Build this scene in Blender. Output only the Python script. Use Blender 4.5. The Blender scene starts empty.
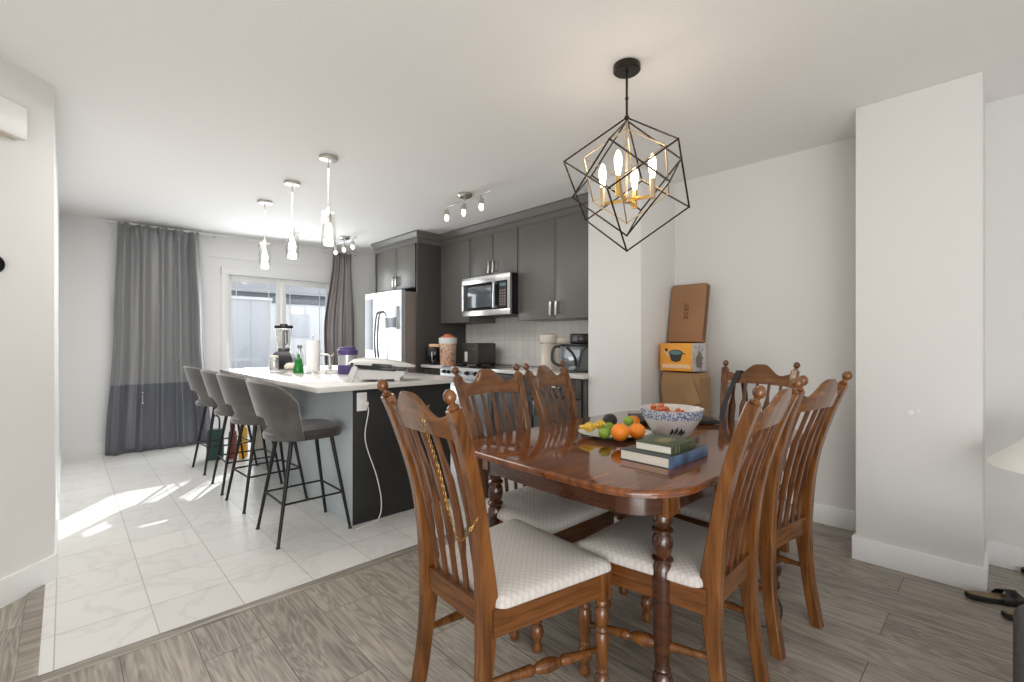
import bpy, bmesh, math, random
from math import sin, cos, pi, radians, sqrt
from mathutils import Vector, Matrix, Euler
random.seed(7)
C = bpy.context.scene.collection
SC = bpy.context.scene

# ------------------------------------------------------------------ materials
def new_mat(name):
    m = bpy.data.materials.new(name); m.use_nodes = True
    nt = m.node_tree; b = nt.nodes['Principled BSDF']
    return m, nt, b

def mat(name, col, rough=.5, metal=0, coat=0, trans=0, emis=None, es=0, noise=0, nscale=20, bump=0, bscale=60, alpha=1, ior=None, sheen=0):
    m, nt, b = new_mat(name)
    b.inputs['Base Color'].default_value = (*col, 1)
    b.inputs['Roughness'].default_value = rough
    b.inputs['Metallic'].default_value = metal
    b.inputs['Coat Weight'].default_value = coat
    b.inputs['Coat Roughness'].default_value = .06
    b.inputs['Transmission Weight'].default_value = trans
    b.inputs['Alpha'].default_value = alpha
    b.inputs['Sheen Weight'].default_value = sheen
    if ior: b.inputs['IOR'].default_value = ior
    if emis:
        b.inputs['Emission Color'].default_value = (*emis, 1)
        b.inputs['Emission Strength'].default_value = es
    tc = nt.nodes.new('ShaderNodeTexCoord')
    if noise:
        n = nt.nodes.new('ShaderNodeTexNoise'); n.inputs['Scale'].default_value = nscale; n.inputs['Detail'].default_value = 4
        nt.links.new(tc.outputs['Object'], n.inputs['Vector'])
        r = nt.nodes.new('ShaderNodeValToRGB')
        r.color_ramp.elements[0].position = .3; r.color_ramp.elements[1].position = .7
        r.color_ramp.elements[0].color = (*[c*(1-noise) for c in col], 1)
        r.color_ramp.elements[1].color = (*[min(1, c*(1+noise)) for c in col], 1)
        nt.links.new(n.outputs['Fac'], r.inputs['Fac']); nt.links.new(r.outputs['Color'], b.inputs['Base Color'])
    if bump:
        n = nt.nodes.new('ShaderNodeTexNoise'); n.inputs['Scale'].default_value = bscale
        nt.links.new(tc.outputs['Object'], n.inputs['Vector'])
        bp = nt.nodes.new('ShaderNodeBump'); bp.inputs['Strength'].default_value = bump; bp.inputs['Distance'].default_value = .01
        nt.links.new(n.outputs['Fac'], bp.inputs['Height']); nt.links.new(bp.outputs['Normal'], b.inputs['Normal'])
    return m

def wood(name, c0, c1, scale=(14, 14, 1.2), rough=.25, coat=.5, pos=(.3, .7)):
    m, nt, b = new_mat(name)
    tc = nt.nodes.new('ShaderNodeTexCoord'); mp = nt.nodes.new('ShaderNodeMapping')
    mp.inputs['Scale'].default_value = scale
    n = nt.nodes.new('ShaderNodeTexNoise'); n.inputs['Scale'].default_value = 2.2; n.inputs['Detail'].default_value = 8; n.inputs['Distortion'].default_value = .6
    r = nt.nodes.new('ShaderNodeValToRGB')
    r.color_ramp.elements[0].position = pos[0]; r.color_ramp.elements[1].position = pos[1]
    r.color_ramp.elements[0].color = (*c0, 1); r.color_ramp.elements[1].color = (*c1, 1)
    nt.links.new(tc.outputs['Object'], mp.inputs['Vector']); nt.links.new(mp.outputs['Vector'], n.inputs['Vector'])
    nt.links.new(n.outputs['Fac'], r.inputs['Fac']); nt.links.new(r.outputs['Color'], b.inputs['Base Color'])
    b.inputs['Roughness'].default_value = rough; b.inputs['Coat Weight'].default_value = coat; b.inputs['Coat Roughness'].default_value = .08
    return m

def math_node(nt, op, a, b=None):
    n = nt.nodes.new('ShaderNodeMath'); n.operation = op
    for i, v in enumerate((a, b)):
        if v is None: continue
        if isinstance(v, (int, float)): n.inputs[i].default_value = v
        else: nt.links.new(v, n.inputs[i])
    return n.outputs[0]

def plank_floor():
    m, nt, b = new_mat('grey_oak_planks')
    L = nt.links
    tc = nt.nodes.new('ShaderNodeTexCoord')
    mp = nt.nodes.new('ShaderNodeMapping'); mp.inputs['Rotation'].default_value = (0, 0, pi/2); mp.inputs['Location'].default_value = (.35, .075, 0)
    L.new(tc.outputs['Object'], mp.inputs['Vector'])
    br = nt.nodes.new('ShaderNodeTexBrick'); br.offset = .37; br.inputs['Scale'].default_value = 1
    br.inputs['Brick Width'].default_value = 1.25; br.inputs['Row Height'].default_value = .225; br.inputs['Mortar Size'].default_value = .0018
    br.inputs['Color1'].default_value = (.0, 0, 0, 1); br.inputs['Color2'].default_value = (1, 1, 1, 1); br.inputs['Bias'].default_value = 0
    br.inputs['Mortar'].default_value = (.5, .5, .5, 1)
    L.new(mp.outputs['Vector'], br.inputs['Vector'])
    # grain, offset per plank
    sep = nt.nodes.new('ShaderNodeSeparateColor'); L.new(br.outputs['Color'], sep.inputs['Color'])
    cmb = nt.nodes.new('ShaderNodeCombineXYZ')
    L.new(math_node(nt, 'MULTIPLY', sep.outputs[0], 7.3), cmb.inputs['X']); L.new(math_node(nt, 'MULTIPLY', sep.outputs[0], 3.1), cmb.inputs['Z'])
    add = nt.nodes.new('ShaderNodeVectorMath'); add.operation = 'ADD'
    L.new(mp.outputs['Vector'], add.inputs[0]); L.new(cmb.outputs[0], add.inputs[1])
    m2 = nt.nodes.new('ShaderNodeMapping'); m2.inputs['Scale'].default_value = (.9, 6.5, 1); L.new(add.outputs[0], m2.inputs['Vector'])
    n1 = nt.nodes.new('ShaderNodeTexNoise'); n1.inputs['Scale'].default_value = 1.3; n1.inputs['Detail'].default_value = 3; n1.inputs['Distortion'].default_value = .9
    L.new(m2.outputs[0], n1.inputs['Vector'])
    wv = math_node(nt, 'SINE', math_node(nt, 'MULTIPLY', n1.outputs['Fac'], 70))
    wv = math_node(nt, 'MULTIPLY', math_node(nt, 'ADD', wv, 1), .5)
    m3 = nt.nodes.new('ShaderNodeMapping'); m3.inputs['Scale'].default_value = (2.5, 60, 1); L.new(add.outputs[0], m3.inputs['Vector'])
    n2 = nt.nodes.new('ShaderNodeTexNoise'); n2.inputs['Scale'].default_value = 2; n2.inputs['Detail'].default_value = 6; L.new(m3.outputs[0], n2.inputs['Vector'])
    n3 = nt.nodes.new('ShaderNodeTexNoise'); n3.inputs['Scale'].default_value = 1.6; n3.inputs['Detail'].default_value = 2; L.new(m2.outputs[0], n3.inputs['Vector'])
    f = math_node(nt, 'ADD', math_node(nt, 'MULTIPLY', wv, .16), math_node(nt, 'MULTIPLY', n2.outputs['Fac'], .50))
    f = math_node(nt, 'ADD', f, math_node(nt, 'MULTIPLY', n3.outputs['Fac'], .35))
    f = math_node(nt, 'ADD', f, math_node(nt, 'MULTIPLY', sep.outputs[0], .08))
    r = nt.nodes.new('ShaderNodeValToRGB'); r.color_ramp.elements[0].position = .34; r.color_ramp.elements[1].position = .74
    r.color_ramp.elements[0].color = (.175, .150, .125, 1); r.color_ramp.elements[1].color = (.44, .395, .335, 1)
    L.new(f, r.inputs['Fac'])
    mx = nt.nodes.new('ShaderNodeMix'); mx.data_type = 'RGBA'
    L.new(br.outputs['Fac'], mx.inputs['Factor']); L.new(r.outputs['Color'], mx.inputs[6]); mx.inputs[7].default_value = (.11, .095, .08, 1)
    L.new(mx.outputs[2], b.inputs['Base Color'])
    b.inputs['Roughness'].default_value = .42
    return m

def tile_floor():
    m, nt, b = new_mat('marble_look_tile')
    L = nt.links
    tc = nt.nodes.new('ShaderNodeTexCoord'); mp = nt.nodes.new('ShaderNodeMapping')
    mp.inputs['Location'].default_value = (.03, -.175, 0)
    L.new(tc.outputs['Object'], mp.inputs['Vector'])
    br = nt.nodes.new('ShaderNodeTexBrick'); br.offset = 0; br.inputs['Scale'].default_value = 1
    br.inputs['Brick Width'].default_value = .31; br.inputs['Row Height'].default_value = .31; br.inputs['Mortar Size'].default_value = .0022
    br.inputs['Color1'].default_value = (.76, .75, .725, 1); br.inputs['Color2'].default_value = (.70, .69, .67, 1)
    L.new(mp.outputs['Vector'], br.inputs['Vector'])
    n = nt.nodes.new('ShaderNodeTexNoise'); n.inputs['Scale'].default_value = 2.4; n.inputs['Detail'].default_value = 7; n.inputs['Distortion'].default_value = 1.6
    L.new(tc.outputs['Object'], n.inputs['Vector'])
    v = math_node(nt, 'ABSOLUTE', math_node(nt, 'SUBTRACT', n.outputs['Fac'], .5))
    r = nt.nodes.new('ShaderNodeValToRGB'); r.color_ramp.elements[0].position = 0; r.color_ramp.elements[1].position = .04
    r.color_ramp.elements[0].color = (.91, .91, .91, 1); r.color_ramp.elements[1].color = (1, 1, 1, 1)
    L.new(v, r.inputs['Fac'])
    mx = nt.nodes.new('ShaderNodeMix'); mx.data_type = 'RGBA'; mx.blend_type = 'MULTIPLY'; mx.inputs['Factor'].default_value = 1
    L.new(br.outputs['Color'], mx.inputs[6]); L.new(r.outputs['Color'], mx.inputs[7])
    m2 = nt.nodes.new('ShaderNodeMix'); m2.data_type = 'RGBA'
    L.new(br.outputs['Fac'], m2.inputs['Factor']); L.new(mx.outputs[2], m2.inputs[6]); m2.inputs[7].default_value = (.46, .44, .41, 1)
    L.new(m2.outputs[2], b.inputs['Base Color']); b.inputs['Roughness'].default_value = .3
    return m

def brick_mat(name, c1, c2, mortar, w, h, ms, rot=(0, 0, 0), rough=.3, offset=.5):
    m, nt, b = new_mat(name)
    tc = nt.nodes.new('ShaderNodeTexCoord'); mp = nt.nodes.new('ShaderNodeMapping'); mp.inputs['Rotation'].default_value = rot
    br = nt.nodes.new('ShaderNodeTexBrick'); br.offset = offset; br.inputs['Scale'].default_value = 1
    br.inputs['Brick Width'].default_value = w; br.inputs['Row Height'].default_value = h; br.inputs['Mortar Size'].default_value = ms
    br.inputs['Color1'].default_value = (*c1, 1); br.inputs['Color2'].default_value = (*c2, 1); br.inputs['Mortar'].default_value = (*mortar, 1)
    nt.links.new(tc.outputs['Object'], mp.inputs['Vector']); nt.links.new(mp.outputs['Vector'], br.inputs['Vector'])
    nt.links.new(br.outputs['Color'], b.inputs['Base Color']); b.inputs['Roughness'].default_value = rough
    return m

def quilt_mat():
    m, nt, b = new_mat('cream_quilted_fabric')
    L = nt.links
    tc = nt.nodes.new('ShaderNodeTexCoord'); mp = nt.nodes.new('ShaderNodeMapping'); mp.inputs['Rotation'].default_value = (0, 0, radians(45)); mp.inputs['Scale'].default_value = (1, 1, 0)
    L.new(tc.outputs['Object'], mp.inputs['Vector'])
    sp = nt.nodes.new('ShaderNodeSeparateXYZ'); L.new(mp.outputs[0], sp.inputs[0])
    a = math_node(nt, 'ABSOLUTE', math_node(nt, 'SINE', math_node(nt, 'MULTIPLY', sp.outputs[0], 190)))
    c = math_node(nt, 'ABSOLUTE', math_node(nt, 'SINE', math_node(nt, 'MULTIPLY', sp.outputs[1], 190)))
    h = math_node(nt, 'MULTIPLY', a, c)
    r = nt.nodes.new('ShaderNodeValToRGB'); r.color_ramp.elements[0].position = .0; r.color_ramp.elements[1].position = .5
    r.color_ramp.elements[0].color = (.50, .47, .435, 1); r.color_ramp.elements[1].color = (.585, .555, .52, 1)
    L.new(h, r.inputs['Fac']); L.new(r.outputs['Color'], b.inputs['Base Color'])
    bp = nt.nodes.new('ShaderNodeBump'); bp.inputs['Strength'].default_value = .25; bp.inputs['Distance'].default_value = .003
    L.new(h, bp.inputs['Height']); L.new(bp.outputs[0], b.inputs['Normal']); b.inputs['Roughness'].default_value = .8
    return m

def curtain_mat(name, top, bot, zsplit):
    m, nt, b = new_mat(name)
    tc = nt.nodes.new('ShaderNodeTexCoord'); sp = nt.nodes.new('ShaderNodeSeparateXYZ'); nt.links.new(tc.outputs['Object'], sp.inputs[0])
    b.inputs['Specular IOR Level'].default_value = .8
    g = math_node(nt, 'GREATER_THAN', sp.outputs[2], zsplit)
    mx = nt.nodes.new('ShaderNodeMix'); mx.data_type = 'RGBA'; nt.links.new(g, mx.inputs['Factor'])
    mx.inputs[6].default_value = (*bot, 1); mx.inputs[7].default_value = (*top, 1)
    nt.links.new(mx.outputs[2], b.inputs['Base Color']); b.inputs['Roughness'].default_value = .33; b.inputs['Sheen Weight'].default_value = .3
    return m

M = {}
M['wall'] = mat('warm_white_paint', (.735, .725, .705), .75)
M['wall_w'] = mat('cool_white_paint', (.86, .86, .855), .75)
M['ceil'] = mat('ceiling_paint', (.89, .88, .865), .85, bump=.15, bscale=160)
M['trim'] = mat('white_gloss_trim', (.84, .84, .83), .4)
M['plank'] = plank_floor(); M['tile'] = tile_floor()
M['strip'] = wood('grey_oak_strip', (.15, .13, .105), (.36, .32, .27), (1.5, 30, 4), .4, .1)
M['chairwood'] = wood('oak_stained_brown', (.070, .022, .005), (.225, .086, .021), (16, 16, 1.6), .22, .25)
M['crestwood'] = wood('oak_stained_crest', (.080, .025, .006), (.215, .082, .020), (1.8, 14, 14), .22, .3)
M['framewood'] = wood('oak_stained_frame', (.070, .022, .005), (.19, .070, .017), (2.2, 2.2, 26), .26, .2)
M['slatwood'] = wood('oak_stained_slats', (.055, .017, .005), (.15, .053, .015), (16, 16, 1.6), .24, .25)
M['tabletop'] = wood('glossy_red_brown_oak', (.075, .018, .004), (.235, .070, .014), (1.4, 16, 4), .09, .35)
M['tablewood'] = wood('dark_red_brown_wood', (.030, .009, .004), (.075, .024, .008), (3, 3, 22), .18, .4)
M['quilt'] = quilt_mat()
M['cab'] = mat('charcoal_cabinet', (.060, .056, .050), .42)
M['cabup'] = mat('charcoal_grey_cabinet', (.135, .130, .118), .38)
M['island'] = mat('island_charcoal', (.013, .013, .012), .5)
M['island_side_lit'] = mat('island_charcoal_lit', (.42, .46, .485), .25)  # same charcoal as the island, bluish reflected light put into the colour
M['quartz'] = mat('white_quartz', (.66, .64, .61), .12, noise=.03, nscale=8)
M['steel'] = mat('brushed_stainless', (.66, .65, .64), .26, .95)
M['steelw'] = mat('bright_stainless', (.54, .55, .56), .3, .75)
M['steeld'] = mat('fridge_side_grey', (.22, .18, .155), .4, .3)
M['handle'] = mat('dark_steel_handle', (.18, .18, .19), .25, 1)
M['nickel'] = mat('brushed_nickel', (.55, .52, .48), .28, 1)
M['blackm'] = mat('black_metal', (.012, .011, .010), .4, .4)
M['bronze'] = mat('dark_bronze_metal', (.030, .022, .016), .38, .6)
M['champ'] = mat('champagne_metal', (.52, .40, .27), .35, .7)
M['gold'] = mat('brass_gold', (.80, .52, .16), .22, 1)
M['chain'] = mat('old_gold_chain', (.40, .24, .07), .3, 1)
M['velvet'] = mat('grey_velvet', (.062, .056, .052), .7, noise=.35, nscale=9, sheen=.6)
M['velvetd'] = mat('dark_velvet_seat', (.026, .023, .022), .6, noise=.2, nscale=12, sheen=.3)
M['glass'] = mat('clear_glass', (1, 1, 1), .02, trans=1, ior=1.25)
def thin_glass(name, tint=(1, 1, 1), fac=.88):
    m = bpy.data.materials.new(name); m.use_nodes = True; nt = m.node_tree; nt.nodes.clear()
    o = nt.nodes.new('ShaderNodeOutputMaterial'); t = nt.nodes.new('ShaderNodeBsdfTransparent'); g = nt.nodes.new('ShaderNodeBsdfGlossy'); mx = nt.nodes.new('ShaderNodeMixShader')
    t.inputs[0].default_value = (*tint, 1); g.inputs['Roughness'].default_value = .05; mx.inputs[0].default_value = 1-fac
    nt.links.new(t.outputs[0], mx.inputs[1]); nt.links.new(g.outputs[0], mx.inputs[2]); nt.links.new(mx.outputs[0], o.inputs[0])
    return m
M['pane'] = thin_glass('window_glass', (.93, .96, 1), .92)
M['shade'] = thin_glass('pendant_glass', (.97, .97, .96), .86)
M['bulb'] = mat('glowing_bulb', (1, .95, .85), .3, emis=(1, .90, .74), es=9)
M['bulbw'] = mat('glowing_candle_bulb', (1, .9, .75), .3, emis=(1, .80, .52), es=7)
M['black'] = mat('black_plastic', (.012, .012, .013), .3)
M['blackg'] = mat('black_gloss', (.008, .009, .010), .08)
M['dglass'] = mat('dark_oven_glass', (.10, .115, .125), .08, .2)
M['white'] = mat('white_plastic', (.80, .79, .77), .35)
M['grillwhite'] = mat('satin_white_appliance', (.60, .59, .57), .3)
M['cream'] = mat('cream_plastic', (.72, .65, .56), .35)
M['paper'] = mat('paper_towel_white', (.82, .81, .80), .9)
M['sheet'] = mat('pale_grey_paper', (.50, .50, .51), .8)
M['green'] = mat('green_soap', (.004, .16, .02), .12)
M['purple'] = mat('purple_plastic', (.065, .038, .15), .35)
M['kraft'] = mat('brown_cardboard', (.33, .175, .085), .8, noise=.08, nscale=5)
M['kraft_d'] = mat('cardboard_edge', (.20, .10, .05), .85)
M['bag'] = mat('kraft_paper_bag', (.42, .25, .12), .8, noise=.12, nscale=4)
M['orangebox'] = mat('orange_printed_card', (.85, .36, .04), .5, noise=.1, nscale=3)
M['peach'] = mat('pale_peach_print', (.85, .55, .33), .5)
M['print_dark'] = mat('dark_print', (.03, .04, .035), .5)
M['print_brown'] = mat('brown_print', (.10, .035, .012), .6)
M['teal'] = mat('teal_print', (.10, .22, .22), .5)
M['orange'] = mat('orange_peel', (.90, .27, .015), .4, bump=.3, bscale=180)
M['lime'] = mat('lime_green', (.22, .36, .03), .35)
M['avocado'] = mat('dark_avocado', (.018, .014, .012), .45, bump=.4, bscale=90)
M['yellow'] = mat('yellow_fruit', (.82, .50, .06), .5, noise=.35, nscale=40)
M['mint'] = mat('cream_plate', (.60, .62, .54), .2)
M['bowl'] = mat('white_glazed_bowl', (.74, .72, .70), .2)
M['candy'] = mat('orange_red_snack', (.65, .17, .06), .5, noise=.3, nscale=60)
M['bookgreen'] = mat('dark_green_book_cloth', (.055, .075, .030), .45, noise=.3, nscale=25)
M['bookgold'] = mat('olive_gold_ornament', (.25, .22, .10), .45)
M['bookblue'] = mat('slate_blue_book_cover', (.10, .17, .30), .45, noise=.5, nscale=18)
M['bookdark'] = mat('dark_book_cover', (.05, .06, .07), .4)
M['pages'] = mat('book_pages', (.74, .71, .62), .8)
M['leather'] = mat('black_leather', (.012, .011, .011), .45)
M['insole'] = mat('tan_insole', (.22, .15, .085), .7)
M['greyfab'] = mat('dark_grey_fabric', (.105, .105, .108), .85, noise=.15, nscale=60)
M['lampshade'] = mat('white_lampshade', (.80, .78, .74), .8)
M['strap'] = mat('black_strap', (.020, .022, .026), .6)
M['curt_l'] = curtain_mat('two_tone_grey_curtain', (.20, .20, .205), (.085, .09, .11), .73)
M['curt_r'] = curtain_mat('taupe_grey_curtain', (.20, .175, .17), (.20, .175, .17), 0)
M['back'] = brick_mat('white_backsplash_tile', (.66, .63, .58), (.60, .57, .52), (.50, .475, .44), .20, .10, .003, (pi/2, 0, pi/2), .25)
def backsplash_mat():
    m, nt, b = new_mat('white_backsplash_tile'); L = nt.links
    tc = nt.nodes.new('ShaderNodeTexCoord'); sp = nt.nodes.new('ShaderNodeSeparateXYZ'); cb_ = nt.nodes.new('ShaderNodeCombineXYZ')
    L.new(tc.outputs['Object'], sp.inputs[0]); L.new(sp.outputs[1], cb_.inputs[0]); L.new(sp.outputs[2], cb_.inputs[1])
    br = nt.nodes.new('ShaderNodeTexBrick'); br.inputs['Scale'].default_value = 1; br.inputs['Brick Width'].default_value = .10; br.inputs['Row Height'].default_value = .20; br.offset = .0
    br.inputs['Mortar Size'].default_value = .002; br.inputs['Color1'].default_value = (.86, .84, .80, 1); br.inputs['Color2'].default_value = (.80, .78, .74, 1); br.inputs['Mortar'].default_value = (.62, .60, .56, 1)
    L.new(cb_.outputs[0], br.inputs['Vector']); L.new(br.outputs['Color'], b.inputs['Base Color']); b.inputs['Roughness'].default_value = .2
    return m
M['back'] = backsplash_mat()
def blue_band():
    m, nt, b = new_mat('blue_patterned_band')
    tc = nt.nodes.new('ShaderNodeTexCoord')
    v = nt.nodes.new('ShaderNodeTexVoronoi'); v.inputs['Scale'].default_value = 130; nt.links.new(tc.outputs['Object'], v.inputs['Vector'])
    r = nt.nodes.new('ShaderNodeValToRGB'); r.color_ramp.elements[0].position = .40; r.color_ramp.elements[1].position = .58
    r.color_ramp.elements[0].color = (.07, .12, .28, 1); r.color_ramp.elements[1].color = (.62, .64, .68, 1)
    nt.links.new(v.outputs['Distance'], r.inputs['Fac']); nt.links.new(r.outputs['Color'], b.inputs['Base Color']); b.inputs['Roughness'].default_value = .25
    return m
M['blue'] = blue_band()
def splotch(name, cols, scale):
    m, nt, b = new_mat(name)
    tc = nt.nodes.new('ShaderNodeTexCoord')
    v = nt.nodes.new('ShaderNodeTexNoise'); v.inputs['Scale'].default_value = scale; v.inputs['Detail'].default_value = 3; nt.links.new(tc.outputs['Object'], v.inputs['Vector'])
    r = nt.nodes.new('ShaderNodeValToRGB'); r.color_ramp.interpolation = 'CONSTANT'
    while len(r.color_ramp.elements) < len(cols): r.color_ramp.elements.new(.5)
    for i, (p, c) in enumerate(cols):
        r.color_ramp.elements[i].position = p; r.color_ramp.elements[i].color = (*c, 1)
    nt.links.new(v.outputs['Fac'], r.inputs['Fac']); nt.links.new(r.outputs['Color'], b.inputs['Base Color']); b.inputs['Roughness'].default_value = .3
    return m
M['orangeprint'] = splotch('orange_patterned_wrap', [(0, (.70, .55, .47)), (.46, (.62, .22, .10)), (.51, (.80, .42, .15)), (.56, (.70, .55, .47)), (.64, (.30, .10, .08))], 28)
M['greybox'] = splotch('grey_photo_print', [(0, (.62, .60, .58)), (.50, (.35, .32, .30)), (.56, (.62, .60, .58))], 22)
M['fridgedark'] = mat('dark_blue_grey', (.075, .085, .105), .35)
M['mudglass'] = mat('smoky_grey_glass', (.16, .18, .19), .08, .2)
M['grass'] = mat('outside_gravel', (.35, .36, .36), .9)
M['siding'] = brick_mat('grey_lap_siding', (.40, .42, .47), (.42, .44, .48), (.33, .35, .38), 6, .16, .006, (pi/2, 0, 0), .7, 0)
M['fence'] = mat('white_privacy_panel', (.66, .67, .69), .7)
M['fence_cap'] = mat('dark_grey_cap', (.20, .21, .23), .6)
M['roof'] = mat('grey_roof', (.38, .38, .40), .8)

# ------------------------------------------------------------------ mesh helpers
def BM(): return bmesh.new()
def finish(name, bm, m=None, parent=None, loc=None, rot=None, smooth=True, angle=38):
    me = bpy.data.meshes.new(name)
    bmesh.ops.recalc_face_normals(bm, faces=bm.faces[:])
    bm.to_mesh(me); bm.free()
    if smooth and len(me.polygons):
        me.polygons.foreach_set('use_smooth', [True]*len(me.polygons))
        me.set_sharp_from_angle(angle=radians(angle))
    for mm in (m if isinstance(m, (list, tuple)) else [m]):
        if mm: me.materials.append(mm)
    o = bpy.data.objects.new(name, me); C.objects.link(o)
    if parent: o.parent = parent
    if loc: o.location = loc
    if rot is not None: o.rotation_euler = (0, 0, rot)
    return o
def tag(o, label, cat, group=None):
    o['label'] = label; o['category'] = cat
    if group: o['group'] = group
    return o
def thing(name, label, cat, loc=(0, 0, 0), rz=0, group=None):
    o = bpy.data.objects.new(name, None); C.objects.link(o); o.location = loc; o.rotation_euler = (0, 0, rz)
    o.empty_display_size = .1
    return tag(o, label, cat, group)
def struct(name, bm, m, **k):
    o = finish(name, bm, m, **k); o['kind'] = 'structure'; return o
def copy_tree(o, parent=None):
    c = o.copy(); C.objects.link(c)
    if parent: c.parent = parent
    for ch in list(o.children): copy_tree(ch, c)
    return c
def box(bm, x0, x1, y0, y1, z0, z1, bev=0, seg=2, mi=0, mtx=None):
    g = bmesh.ops.create_cube(bm, size=1)
    vs = g['verts']
    for v in vs:
        v.co = Vector(((x0+x1)/2 + v.co.x*(x1-x0), (y0+y1)/2 + v.co.y*(y1-y0), (z0+z1)/2 + v.co.z*(z1-z0)))
    fs = {f for v in vs for f in v.link_faces}
    if bev:
        es = list({e for v in vs for e in v.link_edges})
        r = bmesh.ops.bevel(bm, geom=es, offset=bev, segments=seg, affect='EDGES', profile=.5)
        vs = list({v for f in r['faces'] for v in f.verts} | {v for v in vs if v.is_valid})
        fs = {f for v in vs for f in v.link_faces}
    for f in fs: f.material_index = mi
    if mtx is not None:
        for v in vs: v.co = mtx @ v.co
    return vs
def rings(bm, rr, closed=True, cap=True, mi=0):
    """rr: list of rings (list of Vectors, equal length)"""
    vv = [[bm.verts.new(p) for p in r] for r in rr]
    n = len(rr[0])
    for a, b in zip(vv, vv[1:]):
        for i in range(n if closed else n-1):
            j = (i+1) % n
            f = bm.faces.new((a[i], a[j], b[j], b[i])); f.material_index = mi
    if cap and closed:
        for r in (vv[0], vv[-1]):
            try: bm.faces.new(r).material_index = mi
            except ValueError: pass
    return vv
def lathe(bm, prof, c=(0, 0), n=20, mi=0, cap=True, sx=1, sy=1):
    rings(bm, [[Vector((c[0]+r*cos(2*pi*i/n)*sx, c[1]+r*sin(2*pi*i/n)*sy, z)) for i in range(n)] for r, z in prof], cap=cap, mi=mi)
def frame_at(t):
    t = t.normalized(); u = Vector((0, 0, 1)) if abs(t.z) < .95 else Vector((0, 1, 0))
    a = t.cross(u).normalized(); b = a.cross(t).normalized(); return a, b
def tube(bm, pts, r, n=10, mi=0, closed=False):
    pts = [Vector(p) for p in pts]; rr = []
    rs = r if isinstance(r, (list, tuple)) else [r]*len(pts)
    pa = None
    for i, p in enumerate(pts):
        t = (pts[min(i+1, len(pts)-1)] - pts[max(i-1, 0)])
        if pa is None: a, b = frame_at(t)
        else:
            tn = t.normalized(); a = (pa - tn*pa.dot(tn)).normalized(); b = a.cross(tn)
        pa = a
        rr.append([p + a*cos(2*pi*k/n)*rs[i] + b*sin(2*pi*k/n)*rs[i] for k in range(n)])
    rings(bm, rr, mi=mi)
def rod(bm, a, b, prof, n=12, mi=0):
    """turned rod: prof list of (t, r)"""
    a = Vector(a); b = Vector(b); u, w = frame_at(b-a)
    rings(bm, [[a.lerp(b, t) + u*cos(2*pi*k/n)*r + w*sin(2*pi*k/n)*r for k in range(n)] for t, r in prof], mi=mi)
def prism(bm, outline, z0, z1, mi=0):
    rings(bm, [[Vector((x, y, z0)) for x, y in outline], [Vector((x, y, z1)) for x, y in outline]], mi=mi)
def sphere(bm, c, r, n=16, sx=1, sy=1, sz=1, mi=0):
    g = bmesh.ops.create_uvsphere(bm, u_segments=n, v_segments=max(6, n*2//3), radius=r)
    for v in g['verts']: v.co = Vector((c[0]+v.co.x*sx, c[1]+v.co.y*sy, c[2]+v.co.z*sz))
    for f in {f for v in g['verts'] for f in v.link_faces}: f.material_index = mi
def smoothpath(pts, sub=6):
    P = [Vector(p) for p in pts]; out = []
    for i in range(len(P)-1):
        p0 = P[max(i-1, 0)]; p1 = P[i]; p2 = P[i+1]; p3 = P[min(i+2, len(P)-1)]
        for k in range(sub):
            t = k/sub
            out.append(.5*((2*p1) + (-p0+p2)*t + (2*p0-5*p1+4*p2-p3)*t*t + (-p0+3*p1-3*p2+p3)*t**3))
    out.append(P[-1]); return out
def text_mesh(name, txt, size, m, parent, mtx, extrude=.0006):
    cu = bpy.data.curves.new(name, 'FONT'); cu.body = txt; cu.size = size; cu.extrude = extrude; cu.align_x = 'CENTER'; cu.align_y = 'CENTER'
    t = bpy.data.objects.new(name+'_tmp', cu); C.objects.link(t)
    bpy.context.view_layer.update()
    me = bpy.data.meshes.new_from_object(t.evaluated_get(bpy.context.evaluated_depsgraph_get()))
    bpy.data.objects.remove(t); me.materials.clear(); me.materials.append(m)
    me.transform(mtx)
    o = bpy.data.objects.new(name, me); C.objects.link(o); o.parent = parent
    return o

# ------------------------------------------------------------------ camera
CAMH = 1.20; H = 2.48
dv = Vector((.690, .724, 0)).normalized(); rv = Vector((.724, -.690, 0)).normalized()
def at(lat, D, z=0): return Vector((0, 0, z)) + dv*D + rv*lat
cam = bpy.data.cameras.new('camera'); co = bpy.data.objects.new('camera', cam); C.objects.link(co)
cam.sensor_width = 36; cam.lens = 469/1024*36; cam.shift_y = -.0005; cam.clip_start = .03
co.location = (0, 0, CAMH)
co.rotation_euler = (pi/2, 0, math.atan2(dv.y, dv.x) - pi/2)
SC.camera = co

XL, YS, YT, YW = -.04, 3.30, 2.37, 6.56      # left wall, its corner, tile edge, window wall
XE, XK = 3.60, 3.70                          # dining wall, kitchen wall
DS = 3.2                                     # length of the diagonal wall
dg = Vector((XL, YS, 0)) - dv*DS             # its near end

# ------------------------------------------------------------------ shell
bm = BM(); box(bm, -5.5, 4.4, -4.6, YT-.05, -.06, 0); box(bm, -5.5, XL-.03, YT-.05, 5, -.06, 0); struct('floor', bm, M['plank'])
bm = BM(); box(bm, XL-.03+.0, 4.0, YT, YW+.1, -.06, .004); struct('floor_tile', bm, M['tile'])
bm = BM(); box(bm, XL-.09, 3.16, YT-.05, YT+.003, -.05, .007, .003); struct('trim_1', bm, M['strip'])
bm = BM(); box(bm, XL-.09, XL-.03, YT, YS+.1, -.05, .0065, .002); struct('trim_2', bm, M['strip'])
bm = BM(); box(bm, -5.5, 4.4, -4.6, YW+.2, H, H+.12); struct('ceiling', bm, M['ceil'])
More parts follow.
